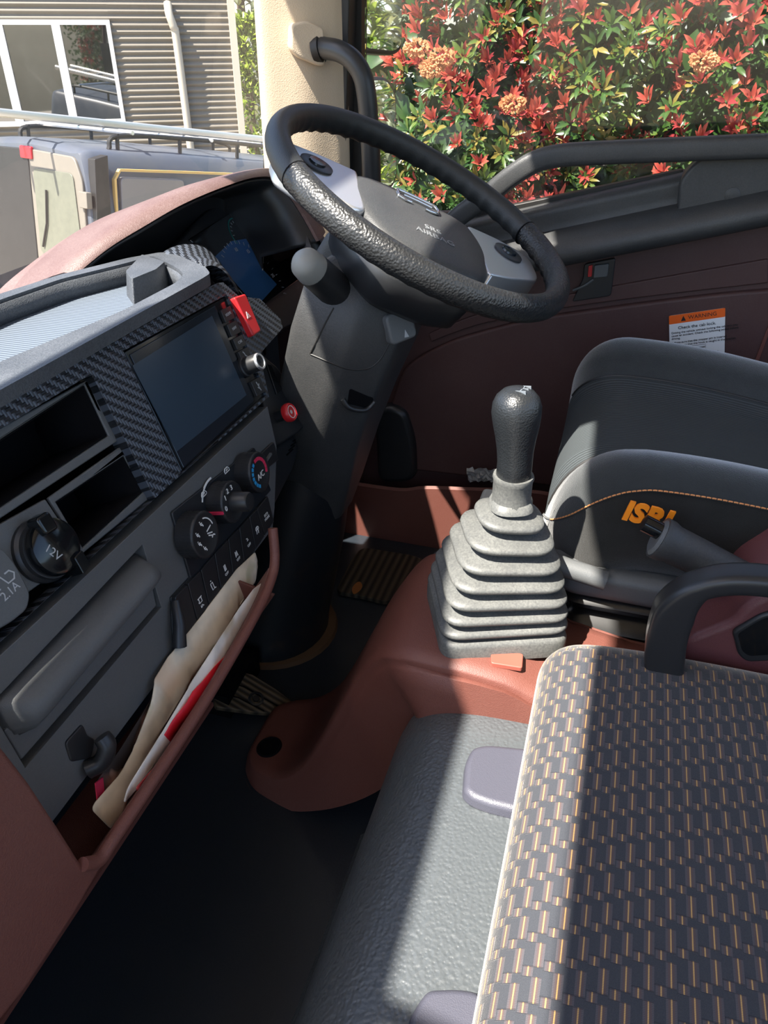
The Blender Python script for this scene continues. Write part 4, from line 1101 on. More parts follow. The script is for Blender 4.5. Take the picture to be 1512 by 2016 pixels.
# purple-grey hinge covers at the seat edge
M_pad = plastic('violet_grey_plastic', (.066, .067, .088), .42, 900, .25)
pfm = Frame((0, 0, .372), (1, 0, 0), (0, 1, -.02))
for pxs, lb in (([(912, 1502), (928, 1470), (960, 1464), (1060, 1474), (1040, 1612), (960, 1592), (925, 1578), (908, 1562)], 'violet grey plastic seat hinge cover in the middle of the passenger seat front'),
                ([(820, 1975), (840, 1948), (905, 1945), (960, 1955), (960, 2080), (790, 2080), (800, 2010)], 'violet grey plastic seat hinge cover at the bottom edge of the passenger seat front')):
    P = fillet(pfm.poly(pxs), .012)
    o = prism('seat_hinge_cover', pfm, P, -.012, .005, M_pad, bevel=.006, seg=4, taper=.10)
    tag(o, lb, 'seat hinge cover', 'seat hinge covers on the engine cover')
con = thing('centre_console', 'maroon centre console around the gear lever running down to the floor', 'centre console', (.70, .1, 0))
# body swept from the rear past the gear lever and down to the toe on the floor
cs = []
def csec(y, z, xl, xr, h, tilt, r=.022):
    """one section across: left x, right x, top height z, skirt h below"""
    P = [(xl-.012, -h), (xl-.004, -r*1.4), (xl+.006, -r*.45), (xl+r, 0), (xr-r, 0), (xr-.006, -r*.45), (xr+.004, -r*1.4), (xr+.012, -h)]
    P = catmull([(a, b, 0) for a, b in P], 3)
    return [Vector((p.x, y-p.y*tilt*.0, z+p.y)) for p in P]
def csn(y, z, ny, nz, xl, xr, h, r=.024):
    P = [(xl-.010, -h), (xl-.004, -r*1.5), (xl+.005, -r*.5), (xl+r, 0), (xr-r, 0), (xr-.005, -r*.5), (xr+.004, -r*1.5), (xr+.010, -h)]
    P = catmull([(a, b, 0) for a, b in P], 3)
    return [Vector((p.x, y+ny*p.y, z+nz*p.y)) for p in P]
S = [(-.75, .385, 0, 1, .600, .745, .30), (-.08, .388, 0, 1, .600, .750, .30), (.05, .408, 0, 1, .602, .802, .30), (.13, .412, .05, 1, .604, .815, .25), (.175, .402, .35, .93, .612, .835, .20), (.205, .375, .62, .78, .630, .848, .16),
     (.240, .310, .80, .60, .650, .858, .12), (.275, .225, .84, .54, .662, .864, .12), (.310, .140, .80, .60, .668, .868, .10), (.342, .078, .60, .80, .670, .868, .07), (.378, .044, .28, .96, .672, .862, .05), (.420, .036, .04, 1, .684, .850, .036), (.444, .033, 0, 1, .706, .832, .033), (.452, .010, 0, 1, .712, .826, .012)]
L = []
for i in range(len(S[0])): L.append(catmull([(s[i], 0, 0) for s in S], 4))
R = [csn(*[L[i][k].x for i in range(7)]) for k in range(len(L[0]))]
cbody = grid('body', R, M_brown, con, sharp=70)
hf = Frame((0, 0, .037), (1, 0, 0), (0, 1, 0))
hp_, hn_ = hit(cbody, 530, 1471)
if hp_ is not None:
    hu_ = (Vector((1, 0, 0))-hn_*hn_.x).normalized(); hf = Frame(hp_, hu_, hn_.cross(hu_))
hcx, hcy = hf.px(530, 1471)
lathe('bolt_hole', hf, hcx, hcy, [(.0005, .0012), (.017, .0014), (.0185, .0030), (.0205, .0010), (.0210, -.003)], M_void, con, 28)
bp = Frame((0, 0, .411), (1, 0, 0), (0, 1, .02))
prism('blank_plate', bp, fillet(bp.poly([(966, 1290), (975, 1280), (1030, 1290), (1028, 1318), (966, 1308)]), .003), -.004, .0025, plastic('lighter_maroon_plastic', (.30, .085, .060), .45, 0), con, bevel=.0012)

# ------------------------------------------------------------------ gear lever
gl_ = thing('gear_lever', 'black gear lever with a pear shaped knob and dusty pleated rubber gaiter', 'gear lever', (.69, .08, .41))
GC = Vector((.705, .080)); GA = radians(22)
def gring(hx, hy, z, r, cx=GC.x, cy=GC.y, tx=0.0, ty=0.0, ang=GA, n=6):
    P = rrect(0, 0, hx, hy, r, n); out = []
    for a, b in P:
        x = cx+a*cos(ang)-b*sin(ang); y = cy+a*sin(ang)+b*cos(ang)
        out.append(Vector((x, y, z+(x-cx)*tx+(y-cy)*ty)))
    return out
R = [gring(.0665, .0725, .405, .020), gring(.0665, .0725, .424, .020), gring(.0645, .0705, .429, .020), gring(.0605, .0665, .430, .020)]
loft('base_frame', R, M_rubber, gl_, sharp=60)
R = []
lv = [(.0645, .0735, .438), (.063, .0715, .454), (.0605, .0685, .472), (.0565, .0640, .491), (.051, .0580, .511), (.044, .0495, .532), (.034, .0375, .553)]
for i, (hx, hy, z) in enumerate(lv):
    t = i/(len(lv)-1); cx = GC.x+.004*t; cy = GC.y-.006*t; rr = min(hx, hy)*(.38+.5*t*t)
    tx, ty = -.04*t, .10*t
    def g(dx, dz): return gring(hx-dx, hy-dx, z+dz, rr, cx, cy, tx, ty)
    R += [g(.019, -.006), g(.002, -.0035), g(0, .0), g(.0012, .0032), g(.006, .0050), g(.016+.003*t, .0095)]
R += [gring(.024, .024, .566, .022, GC.x+.005, GC.y-.006), gring(.0205, .0205, .575, .021, GC.x+.005, GC.y-.006)]
loft('gaiter', R, M_rubber, gl_, sharp=70)
cx, cy = GC.x+.005, GC.y-.006
fz = Frame((cx, cy, 0), (1, 0, 0), (0, 1, 0))
lathe('collar', fz, 0, 0, [(.0005, .568), (.0220, .568), (.0220, .571), (.0208, .575), (.0208, .597), (.0220, .601), (.0212, .604), (.0005, .604)], M_rubber, gl_, 28)
R = []
for z, r, dx, dy in ((.600, .0165, 0, 0), (.604, .0182, 0, 0), (.618, .0180, .0, .0), (.632, .0186, .0, .001), (.646, .0205, .001, .002), (.660, .0232, .002, .003), (.672, .0248, .003, .004), (.682, .0244, .003, .004), (.690, .0215, .003, .004), (.6962, .0160, .003, .004), (.6995, .0085, .003, .004), (.7005, .0005, .003, .004)):
    R.append([Vector((cx+dx+r*cos(2*pi*j/40)*(1+.05*cos(4*pi*j/40)), cy+dy+r*1.02*sin(2*pi*j/40), z)) for j in range(40)])
kb = loft('knob', R, M_knob, gl_, sharp=80)
kf = Frame((cx+.003, cy+.000, .6985), (1, -.2, -.04), (.2, 1, -.16))
strokes('shift_pattern', kf, [[(-.008, -.006), (-.008, .006)], [(0, -.006), (0, .006)], [(.008, -.006), (.008, .006)], [(-.008, 0), (.008, 0)]], .0012, -.002, .0016, flat('engraved_grey', (.15, .17, .19), .4), kb)

# ================================================================== SEATS
def cushion(name, prof, t0, t1, axis, R0, R1, m, parent, i0=0, i1=None, n=40, base_z=None, uvs=True, lift=0.0, sag=None, nseg=10, power=2.0, sgn=1, plan=None):
    """surface swept along an axis from a cross profile; rolls in at the ends"""
    P = [Vector((a, b)) for a, b in prof]
    N = len(P); Nn = []
    for i in range(N):
        t = (P[min(i+1, N-1)]-P[max(i-1, 0)]).normalized(); Nn.append(Vector((-t.y, t.x)))
    s = [0]
    for i in range(1, N): s.append(s[-1]+(P[i]-P[i-1]).length)
    i1 = N-1 if i1 is None else i1
    st = []
    L = abs(t1-t0)
    ds = [0]
    k = 14
    for i in range(1, k+1): ds.append(R0*(1-cos(pi/2*i/k)))
    for i in range(1, n): ds.append(R0+(L-R0-R1)*i/n)
    for i in range(k+1): ds.append(L-R1*(1-sin(pi/2*i/k)) if R1 > 0 else L)
    if R1 <= 0: ds = ds[:-k]
    G = []; U = []
    arc = 0; last = None
    for d in ds:
        off = 0
        if R0 > 0 and d < R0: off = R0*(1-(1-(1-d/R0)**power)**(1/power))
        if R1 > 0 and d > L-R1: off = R1*(1-(1-(1-(L-d)/R1)**power)**(1/power))
        if last is not None: arc += sqrt((d-last[0])**2+(off-last[1])**2)
        last = (d, off)
        row = []; ur = []
        for i in range(i0, i1+1):
            q = P[i]-Nn[i]*(off-lift)*sgn
            z = q.y + (sag(d, q.x) if sag else 0)
            t = t0+(d if t1 > t0 else -d) + (plan(d, q.x) if plan else 0)
            row.append(Vector((q.x, t, z)) if axis == 'Y' else Vector((t, q.x, z)))
            ur.append((s[i], arc) if axis == 'Y' else (arc, s[i]))
        G.append(row); U.append(ur)
    return grid(name, G, m, parent, uv=U, sharp=80), G

# driver's seat
ds_ = thing('driver_seat', 'black fabric sprung driver seat with orange stitching and maker lettering', 'seat', (1.02, -.2, .0))
cp = [(.776, .455), (.770, .468), (.766, .485), (.768, .508), (.775, .540), (.795, .568), (.826, .580), (.860, .572), (.888, .552), (.93, .546), (.98, .5445), (1.03, .545), (1.08, .547), (1.12, .554), (1.150, .568), (1.180, .584), (1.215, .590), (1.250, .576), (1.272, .55), (1.282, .51), (1.284, .46), (1.284, .40)]
cpd = [(p.x, p.y) for p in catmull([(a, b, 0) for a, b in cp], 5)]
def sg(d, x): return -.035*min(1, max(0, (d-.02)/.5))*min(1, max(0, (x-.80)/.3)) + .010*sin(min(d, .3)/.3*pi) - .062*max(0, 1-d/.12)**2*max(0, 1-max(0, x-.80)/.12)
def pln(d, x): return -.020*max(0, 1-max(0, x-.766)/.09)*max(0, 1-d/.2)
i_st = 4*5+3; i_a = 8*5; i_b = 13*5+2
args = dict(t0=.046, t1=-.62, axis='Y', R0=.085, R1=0, n=24, sag=sg, power=2.2, plan=pln)
cushion('side_panel', cpd, m=M_suede, parent=ds_, i0=0, i1=i_st, name=None or 'side_panel', **{k: v for k, v in args.items()}) if False else None
sp_, _ = cushion('side_panel', cpd, args['t0'], args['t1'], 'Y', .085, 0, M_suede, ds_, 0, i_st, 24, sag=sg, power=2.2, plan=pln)
nb, Gn = cushion('bolster', cpd, args['t0'], args['t1'], 'Y', .085, 0, M_fab, ds_, i_st, i_a, 24, sag=sg, power=2.2, plan=pln)
cpnl, Gc = cushion('seat_centre', cpd, args['t0'], args['t1'], 'Y', .085, 0, M_ribseat, ds_, i_a, i_b, 24, sag=sg, power=2.2, plan=pln)
fb, Gf = cushion('bolster', cpd, args['t0'], args['t1'], 'Y', .085, 0, M_fab, ds_, i_b, None, 24, sag=sg, power=2.2, plan=pln)
ey = lambda G_, j: [r[j] for r in G_]
tube('piping_seam', ey(Gc, 0)[3:], .0022, M_seal, ds_, 6); tube('piping_seam', ey(Gc, -1)[3:], .0022, M_seal, ds_, 6)
# orange saddle stitches along the side panel edge
SL = ey(Gn, 0)
bmv = []; 
path = catmull(SL, 4); acc = 0; V = []; F = []
cum = [0]
for i in range(1, len(path)): cum.append(cum[-1]+(path[i]-path[i-1]).length)
def along(d):
    for i in range(1, len(path)):
        if cum[i] >= d:
            t = (d-cum[i-1])/max(1e-9, cum[i]-cum[i-1]); return path[i-1].lerp(path[i], t)
    return path[-1]
d = .03
while d < cum[-1]-.01:
    for off in (-.0012,):
        a, b = along(d)+Vector((-.0022, 0, .0012)), along(d+.0042)+Vector((-.0022, 0, .0012))
        rr = tube_rings([a, a.lerp(b, .5)+Vector((-.0006, 0, .0006)), b], lambda t: .0009, 6)
        o_ = len(V)
        for r in rr: V += r
        for i in range(2):
            for j in range(6): F.append((o_+i*6+j, o_+i*6+(j+1) % 6, o_+(i+1)*6+(j+1) % 6, o_+(i+1)*6+j))
    d += .0056
mesh('stitching', V, F, flat('pale_orange_thread', (.75, .30, .10), .7), ds_)
tube('edge_welt', SL, .0016, M_fab, ds_, 6)
# lettering on the side panel
lf_ = Frame((.7600, -.075, .490), (0, -1, -.06), (0, -.05, 1))
lc = lf_.px(1272, 1007)
text('lettering', 'ISRI', lf_.mat(lc[0]+.002, lc[1]-.005, .0010, radians(-3)), .0325, flat('orange_print', (.95, .27, .005), .55), sp_, .0016, bold=.0014, shear=.12, sxy=(1.0, 1.0))
# plastic pan, suspension and rails
pan = [(.758, .010), (.80, .026), (1.24, .026), (1.29, .01), (1.29, -.62), (.752, -.62)]
zf = Frame((0, 0, 0), (1, 0, 0), (0, 1, 0))
prism('seat_pan', zf, fillet(pan, .03), .420, .462, M_char, ds_, bevel=.014, seg=3)
R = []
for z, ins in ((.422, .016), (.412, .008), (.402, .014), (.394, .030), (.384, .016), (.374, .008), (.364, .016), (.355, .034), (.345, .016), (.335, .008), (.325, .016), (.316, .034), (.300, .018), (.285, .010), (.270, .024), (.20, .03)):
    R.append([Vector((a, b, z)) for a, b in fillet([(.752+ins, .02-ins), (1.285-ins, .02-ins), (1.285-ins, -.62), (.752+ins, -.62)], .03)])
M_shiny = flat('shiny_black_rubber', (.012, .012, .012), .25)
loft('suspension_bellows', R, M_shiny, ds_, sharp=50)
prism('seat_base', zf, [(.80, .02), (1.25, .02), (1.25, -.60), (.80, -.60)], .0, .21, M_void, ds_)
for x in (.765, 1.24):
    box('slide_rail', (x, -.62, .205), (x+.035, .03, .232), flat('brassy_rail', (.16, .11, .06), .45), ds_, bevel=.003)
pr = box('slide_lever', (.80, .06, .455), (.845, .125, .505), M_blacksm, ds_, bevel=.006)
corner = [(.744, .062, .40), (.742, .03, .43), (.746, -.005, .405)]
tube('pan_corner', catmull([(.765, .040, .440), (.757, .036, .462), (.754, .024, .470), (.753, .005, .466), (.753, -.04, .458)], 5), .012, M_char, ds_, 12)

# passenger seat right in front of the camera
ps_ = thing('passenger_seat', 'passenger seat cushion in grey woven block fabric with yellow threads', 'seat', (.15, -.2, .37))
pp = catmull([(.006, .372, 0), (.014, .388, 0), (.017, .405, 0), (.013, .424, 0), (.000, .440, 0), (-.022, .450, 0), (-.06, .4555, 0), (-.12, .458, 0), (-.22, .458, 0), (-.34, .452, 0), (-.46, .446, 0), (-.60, .444, 0)], 6)
ppd = [(p.x, p.y) for p in pp]
def sgp(d, x): return -.004*(1-min(1, d/.2))
co_, Gp = cushion('cushion', [(a, b) for a, b in ppd], .672, -.45, 'X', .048, .035, M_check, ps_, n=60, power=2.0, sgn=-1)
tube('piping', [r[2] for r in Gp], .003, flat('pale_piping', (.20, .19, .165), .8), ps_, 8)
prism('seat_board', zf, fillet([(-.44, -.005), (.60, -.005), (.60, -.60), (-.44, -.60)], .02), .368, .385, M_void, ps_)

# ================================================================== HANDBRAKE AND GUARD LOOP
hb = thing('handbrake', 'black handbrake lever with a push button pointing at the driver seat', 'handbrake', ax(1505, 1230, 0, .72))
XB = .715
p0 = ax(1296, 1058, 0, XB); p1 = ax(1372, 1096, 0, XB); p2 = ax(1440, 1132, 0, XB); p3 = ax(1540, 1184, 0, XB)
pth = catmull([p0, p1, p2, p3], 6)
def hr(t): return .0195-.0010*sin(t*pi) + (.002 if t < .08 else 0)
tube('grip', pth, hr, M_black, hb, 20, up=(1, 0, 0), sx=1.1)
dr = (p0-p1).normalized()
ed = [p0+dr*.000, p0+dr*.003, p0+dr*.005]
loft('grip_end', [tube_rings([p0-dr*.002, p0+dr*.003], lambda t: .0215-.006*t, 20, (1, 0, 0), 1.1)[k] for k in (0, 1)], M_char, hb)
tube('release_button', [p0+Vector((0, 0, .008)), p0+dr*.019+Vector((0, 0, .008))], lambda t: .0095, M_gloss, hb, 20)
bt0 = ax(1470, 1170, 0, .72)
prism('lever_base', Frame((.735, 0, 0), (0, -1, 0), (0, 0, 1)), fillet(Frame((.72, 0, 0), (0, -1, 0), (0, 0, 1)).poly([(1455, 1180), (1490, 1150), (1620, 1220), (1620, 1290), (1500, 1225)]), .006), -.012, .015, M_blacksm, hb, bevel=.004)
# console bulge carrying the handbrake
fc = Frame((.665, 0, 0), (0, -1, 0), (0, 0, 1))
cons = fc.poly([(1343, 1262), (1400, 1240), (1440, 1222), (1478, 1188), (1560, 1150), (1760, 1150), (1760, 1500), (1330, 1500)])
hous = prism('brake_housing', fc, [(p.x, p.y) for p in catmull([(a, b, 0) for a, b in cons[:5]], 4)]+cons[5:], -.13, .0, plastic('maroon_violet_plastic', (.125, .040, .042), .5, 700, .3), con, bevel=.014, seg=4)
rc = fc.poly([(1446, 1260), (1440, 1240), (1500, 1205), (1640, 1180), (1640, 1290), (1470, 1300), (1452, 1286)], .001)
prism('recess_rim', fc, fillet(rc, .008), -.002, .005, M_blacksm, con, bevel=.003)
prism('recess', fc, fillet(fc.poly([(1456, 1262), (1452, 1248), (1505, 1216), (1640, 1192), (1640, 1280), (1474, 1291), (1460, 1280)], .005), .008), .0035, .0056, M_gloss, con)
gr = thing('guard_loop', 'black moulded guard loop curving up beside the handbrake', 'guard loop', ax(1310, 1290, 0, .63))
gp = [ax(1305, 1360, 0, .63), ax(1308, 1290, 0, .63), ax(1316, 1235, 0, .63), ax(1334, 1190, 0, .63), ax(1368, 1157, 0, .63), ax(1415, 1142, 0, .63), ax(1475, 1140, 0, .63), ax(1540, 1148, 0, .63), ax(1610, 1170, 0, .63), ax(1660, 1215, 0, .63), ax(1685, 1280, 0, .63), ax(1690, 1390, 0, .63)]
gp = catmull(gp, 6)
rings = []
for i, p in enumerate(gp):
    t = (gp[min(i+1, len(gp)-1)]-gp[max(i-1, 0)]).normalized()
    nrm = t.cross(Vector((1, 0, 0))).normalized()
    f = i/(len(gp)-1); wd = .0190 if f < .25 else max(.0105, .0190-.06*(f-.25)) if f < .8 else .0105+.04*(f-.8)
    rings.append([p+Vector((1, 0, 0))*a+nrm*b for a, b in rrect(0, 0, .016, wd, .0075, 4)])
loft('loop', rings, M_blacksm, gr, sharp=60)

# ================================================================== OUTSIDE
GZ = -1.80
def mat_ground():
    k = NT('gravel_drive'); co = k.coord(); n1 = k.noise(co, 1.2, 5); n2 = k.noise(co, 30, 3)
    cc = k.mix(n1, (.36, .32, .26, 1), (.52, .47, .40, 1)); cc = k.mix(k.math('MULTIPLY', n2, .5), cc, (.12, .10, .08, 1))
    k.bsdf(cc, .9, .2); return k.m
gd = box('ground', (-12, -12, GZ-.1), (26, 22, GZ), mat_ground()); struct(gd)

# unseen visor added over the windscreen, its edges shaped to place sun and shade
sv = thing('added_outer_visor', 'unseen visor added above the windscreen, edges shaped to steer the sun', 'sun visor', (.44, .62, 1.68))
VR = []
for i in range(49):
    x = X0-.2+(1.50-X0+.18)*i/48; bow = 0
    f = min(1, max(0, (x-.36)/.08))*min(1, max(0, (.74-x)/.08)); g_ = min(1, max(0, (x-.76)/.04))*min(1, max(0, (1.06-x)/.04)); ey_, ez_ = .752-.052*f+.048*g_, 1.49+.055*f-.09*g_
    tp = .095*min(1, max(0, (x-.28)/.06)) if x < .66 else (-.014 if x < .88 else 0)
    VR.append([Vector((x, .590+tp, 1.72)), Vector((x, .600+tp, 1.68)), Vector((x, max(.660, .606+tp), 1.62)), Vector((x, ey_, ez_)), Vector((x, ey_+.008, ez_)), Vector((x, max(.672, .622+tp), 1.637)), Vector((x, .606+tp, 1.73))])
loft('shading_panel', VR, M_blacksm, sv)
for x in (-.4, 1.3): tube('bracket', [(x, .52, 1.70), (x, .60, 1.72), (x, .64, 1.70)], .012, M_blacksm, sv, 8)

iv = thing('added_inner_visor', 'unseen visor board added under the headlining to shade the door', 'sun visor', (.64, .5, 1.68))  # added out of view to keep the sun off the lower door
box('shading_board', (.44, .40, 1.665), (.905, .570, 1.690), M_head, iv, bevel=.008)
tube('visor_rod', [(.46, .41, 1.690), (.46, .41, 1.705)], .006, M_seal, iv, 8)
# exterior mirrors beyond the driver's window
def mirror(label, pxs, X, dep, face, loc_px, arms):
    fr = Frame(ax(loc_px[0], loc_px[1], 0, X), face[0], face[1])
    t = thing('side_mirror', label, 'mirror', fr.o, group=None)
    P = fillet(fr.poly(pxs), .025, 5)
    prism('housing', fr, P, -dep, 0, M_blacksm, t, bevel=.012, seg=3)
    c = Vector((sum(p[0] for p in P)/len(P), sum(p[1] for p in P)/len(P)))
    Q = [(c.x+(a-c.x)*.86, c.y+(b-c.y)*.93) for a, b in P]
    prism('mirror_glass', fr, Q, -.004, .002, flat('mirror_silver', (.92, .93, .94), .015, .5, 1.0), t, smooth=False)
    for a, b in arms: tube('arm', catmull([Vector(a), (Vector(a)+Vector(b))/2+Vector((.03, .02, 0)), Vector(b)], 5), .016, M_blacksm, t, 10)
    return t
face = (Vector((.889, -.459, 0)), Vector((0.0, .03, 1)))
mirror('tall rectangular door mirror seen through the top of the driver window', [(690, -330), (795, -330), (796, 96), (780, 110), (712, 104), (695, 60)], 1.78, .06, face, (745, -50), [((1.80, .72, 1.10), (1.58, .66, 1.15))])
mirror('smaller rounded door mirror below the tall one, behind the pillar grab handle', [(680, 170), (712, 150), (765, 150), (784, 180), (785, 350), (775, 372), (685, 372), (678, 330)], 1.80, .06, (Vector((.889, -.459, 0)), Vector((0.02, .06, 1))), (732, 260), [((1.82, .66, .80), (1.58, .62, .72))])

# ---------------- hedge of red-tipped shrubs beyond the driver's window
def leafmat(name, c1, c2, rough=.35):
    k = NT(name); co = k.coord(); nz = k.noise(co, 3.5, 2); n2 = k.noise(co, 40, 1)
    f = k.math('MULTIPLY_ADD', n2, .6, k.math('MULTIPLY', nz, .4))
    cc = k.mix(k.ramp(f, [(.35, (0, 0, 0, 1)), (.65, (1, 1, 1, 1))]), c4(c1), c4(c2))
    b = k.bsdf(cc, rough, .5); 
    tl_ = k.n('ShaderNodeBsdfTranslucent'); k.l(cc, tl_.inputs[0])
    ms = k.n('ShaderNodeMixShader'); ms.inputs[0].default_value = .30; k.l(b.outputs[0], ms.inputs[1]); k.l(tl_.outputs[0], ms.inputs[2]); k.l(ms.outputs[0], k.out.inputs[0])
    return k.m
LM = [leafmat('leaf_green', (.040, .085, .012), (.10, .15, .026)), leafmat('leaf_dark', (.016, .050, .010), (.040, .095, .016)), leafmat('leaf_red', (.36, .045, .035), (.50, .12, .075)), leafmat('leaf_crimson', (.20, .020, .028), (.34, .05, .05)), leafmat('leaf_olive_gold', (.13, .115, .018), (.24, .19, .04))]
M_wood = flat('twig_brown', (.09, .06, .045), .8)
M_blos = leafmat('blossom', (.50, .20, .08), (.62, .30, .14), .7)
def add_leaf(V, F, MI, p, d, n, L, W, mi):
    d = d.normalized(); s = d.cross(n)
    if s.length < 1e-4: s = d.orthogonal()
    s.normalize(); n2 = s.cross(d).normalized()
    o = len(V)
    V += [p, p+d*L*.35+s*W*.5+n2*W*.16, p+d*L*.40, p+d*L*.35-s*W*.5+n2*W*.16, p+d*L*.75+s*W*.38+n2*W*.08, p+d*L*.78-n2*L*.04, p+d*L*.75-s*W*.38+n2*W*.08, p+d*L-n2*L*.12]
    for f in ((0, 1, 2), (0, 2, 3), (1, 4, 5, 2), (2, 5, 6, 3), (4, 7, 5), (5, 7, 6)):
        F.append(tuple(o+i for i in f)); MI.append(mi)
def leaf_mesh(name, V, F, MI, mats, parent):
    me = bpy.data.meshes.new(name); me.from_pydata([tuple(v) for v in V], [], F); me.update()
    for m in mats: me.materials.append(m)
    me.polygons.foreach_set('material_index', MI)
    me.shade_smooth()
    return link(name, me, None, parent, smooth=False)
def shrub(x, y, z0, z1, rx, ry, nwh, seed, label, redness, ll=.046):
    rnd = random.Random(seed)
    t = thing('red_tip_shrub', label, 'shrub', (x, y, z0), 'hedge shrubs beyond the driver window' if x > 0 else None)
    V, F, MI = [], [], []; tips = []
    for k in range(nwh):
        # mostly the side that faces the cab and the top
        a = rnd.uniform(-pi*.62, pi*.62)+pi
        zf_ = rnd.random()**.9
        z = z0+.05+(z1-z0)*zf_
        prof_ = (1-.35*max(0, (zf_-.75)/.25)**2)*(.86+.20*noise.noise(Vector((y*3+a*1.4, zf_*7, seed))))
        r = prof_*rnd.uniform(.78, 1.04)
        p = Vector((x+rx*r*cos(a), y+ry*r*sin(a), z))
        out = Vector((cos(a), sin(a)*.8, .35+.3*rnd.random())).normalized()
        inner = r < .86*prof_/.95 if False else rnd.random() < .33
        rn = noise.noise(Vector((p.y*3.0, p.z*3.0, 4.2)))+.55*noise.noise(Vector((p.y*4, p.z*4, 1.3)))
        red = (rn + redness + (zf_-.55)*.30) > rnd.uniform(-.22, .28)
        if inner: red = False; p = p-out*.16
        tips.append((p, out))
        nl = rnd.randint(6, 10); ph = rnd.random()*6
        ta = out.orthogonal().normalized(); tb = out.cross(ta)
        for j in range(nl):
            an = ph+j*2.4; sp_ = rnd.uniform(.35, .95) if red else rnd.uniform(.8, 1.6)
            d = (out+(ta*cos(an)+tb*sin(an))*sp_+Vector((0, 0, -.25 if not red else .05))).normalized()
            L = ll*rnd.uniform(.65, 1.15)*(.95 if red else 1.0)
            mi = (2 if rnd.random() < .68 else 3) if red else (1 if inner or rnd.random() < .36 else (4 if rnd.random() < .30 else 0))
            add_leaf(V, F, MI, p+d*.006-out*.02*j/nl, d, out, L, L*rnd.uniform(.26, .36), mi)
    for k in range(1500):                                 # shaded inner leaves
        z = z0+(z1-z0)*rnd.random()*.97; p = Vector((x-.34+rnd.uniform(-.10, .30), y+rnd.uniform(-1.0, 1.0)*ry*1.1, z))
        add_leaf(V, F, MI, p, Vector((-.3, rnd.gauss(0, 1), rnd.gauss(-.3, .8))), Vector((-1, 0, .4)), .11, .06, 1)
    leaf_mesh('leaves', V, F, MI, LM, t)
    # stems
    sv_, sf_ = [], []
    for k in range(16):
        a = rnd.uniform(0, 2*pi); p0 = Vector((x+.12*cos(a), y+.2*sin(a), z0)); tp = rnd.choice(tips)[0]
        mid = p0.lerp(tp, .5)+Vector((rnd.uniform(-.05, .1), rnd.uniform(-.1, .1), .15))
        rr = tube_rings(catmull([p0, mid, tp], 4), lambda t_: .014*(1-t_*.8), 6)
        o = len(sv_)
        for r_ in rr: sv_ += r_
        for i in range(len(rr)-1):
            for j in range(6): sf_.append((o+i*6+j, o+i*6+(j+1) % 6, o+(i+1)*6+(j+1) % 6, o+(i+1)*6+j))
    mesh('stems', sv_, sf_, M_wood, t)
    return t, tips
SHR = []
lbls = ['red-tipped hedge shrub at the right edge of the driver window', 'red-tipped hedge shrub behind the long door grip bar, right of the window middle', 'green and red hedge shrub in the middle of the driver window', 'hedge shrub with orange blossom heads right of the door mirrors', 'hedge shrub partly hidden behind the door mirrors']
ys = [-1.12, -.70, -.28, .14, .50]
for i, y in enumerate(ys):
    SHR.append(shrub(3.15+(.12 if i % 2 else 0), y, -1.75, 1.72, .78, .46, 4200, 11+i, lbls[i], (.10, .10, .0, -.06, .0)[i]))
# blossom heads
rnd = random.Random(5)
def blossom(t, c, r):
    V, F = [], []
    for k in range(70):
        d = Vector((rnd.gauss(0, 1), rnd.gauss(0, 1), rnd.gauss(0, 1))).normalized(); d.x = -abs(d.x)
        p = c+Vector((d.x*r*.55, d.y*r, d.z*r*.6))
        o = len(V); q = .006
        V += [p+Vector((0, q, 0)), p+Vector((0, 0, q)), p+Vector((0, -q, 0)), p+Vector((0, 0, -q)), p+d*q*1.2]
        for j in range(4): F.append((o+j, o+(j+1) % 4, o+4))
    return mesh('blossom', V, F, M_blos, t)
for px, py, i in ((820, 95, 4), (870, 112, 4), (850, 135, 4), (1385, 120, 1), (1010, 205, 3)):
    blossom(SHR[i][0], ax(px, py, 0, 2.40), .034)
# bright conifer glimpsed between pillar and mirror, pale trees behind the building corner
def tree(x, y, h, r, label, mat_cols, seed, n=900, L=.16, z0=GZ):
    rnd = random.Random(seed); t = thing('conifer_tree' if 'conifer' in label else 'tree', label, 'tree', (x, y, z0), 'trees beyond the cab')
    V, F, MI = [], [], []
    for k in range(n):
        f = rnd.random(); a = rnd.uniform(0, 2*pi); rr = r*(1-f*.75)*rnd.uniform(.6, 1.05)
        p = Vector((x+rr*cos(a), y+rr*sin(a), z0+.3+(h-.3)*f)); d = Vector((cos(a), sin(a), rnd.uniform(-.1, 1.2))).normalized()
        for j in range(3):
            dd = (d+Vector((rnd.gauss(0, .5), rnd.gauss(0, .5), rnd.gauss(0, .5)))).normalized()
            add_leaf(V, F, MI, p, dd, Vector((0, 0, 1)), L*rnd.uniform(.6, 1.2), L*.3, rnd.randint(0, len(mat_cols)-1))
    leaf_mesh('foliage', V, F, MI, mat_cols, t)
    tube('trunk', [(x, y, z0), (x, y, z0+h*.8)], lambda q: r*.08*(1-q*.7), M_wood, t, 8)
lime = leafmat('leaf_lime', (.30, .42, .05), (.48, .56, .11)); pale = leafmat('leaf_pale', (.22, .26, .17), (.36, .40, .28)); olive = leafmat('leaf_olive', (.10, .11, .05), (.17, .17, .08))
tree(7.6, 2.6, 4.4, .55, 'bright yellow green conifer seen beside the door mirrors', [lime, LM[0]], 21, 800)
c_ = ax(497, 300, 2, -1.2)
def far_pt(px, D):
    r = pray(px, 200); h = Vector((r.x, r.y)).normalized()*D; return h.x, h.y
tree(*far_pt(497, 17), 3.0, .7, 'bright green bushy conifer right of the shed corner', [lime, LM[0]], 22, 900, .2)
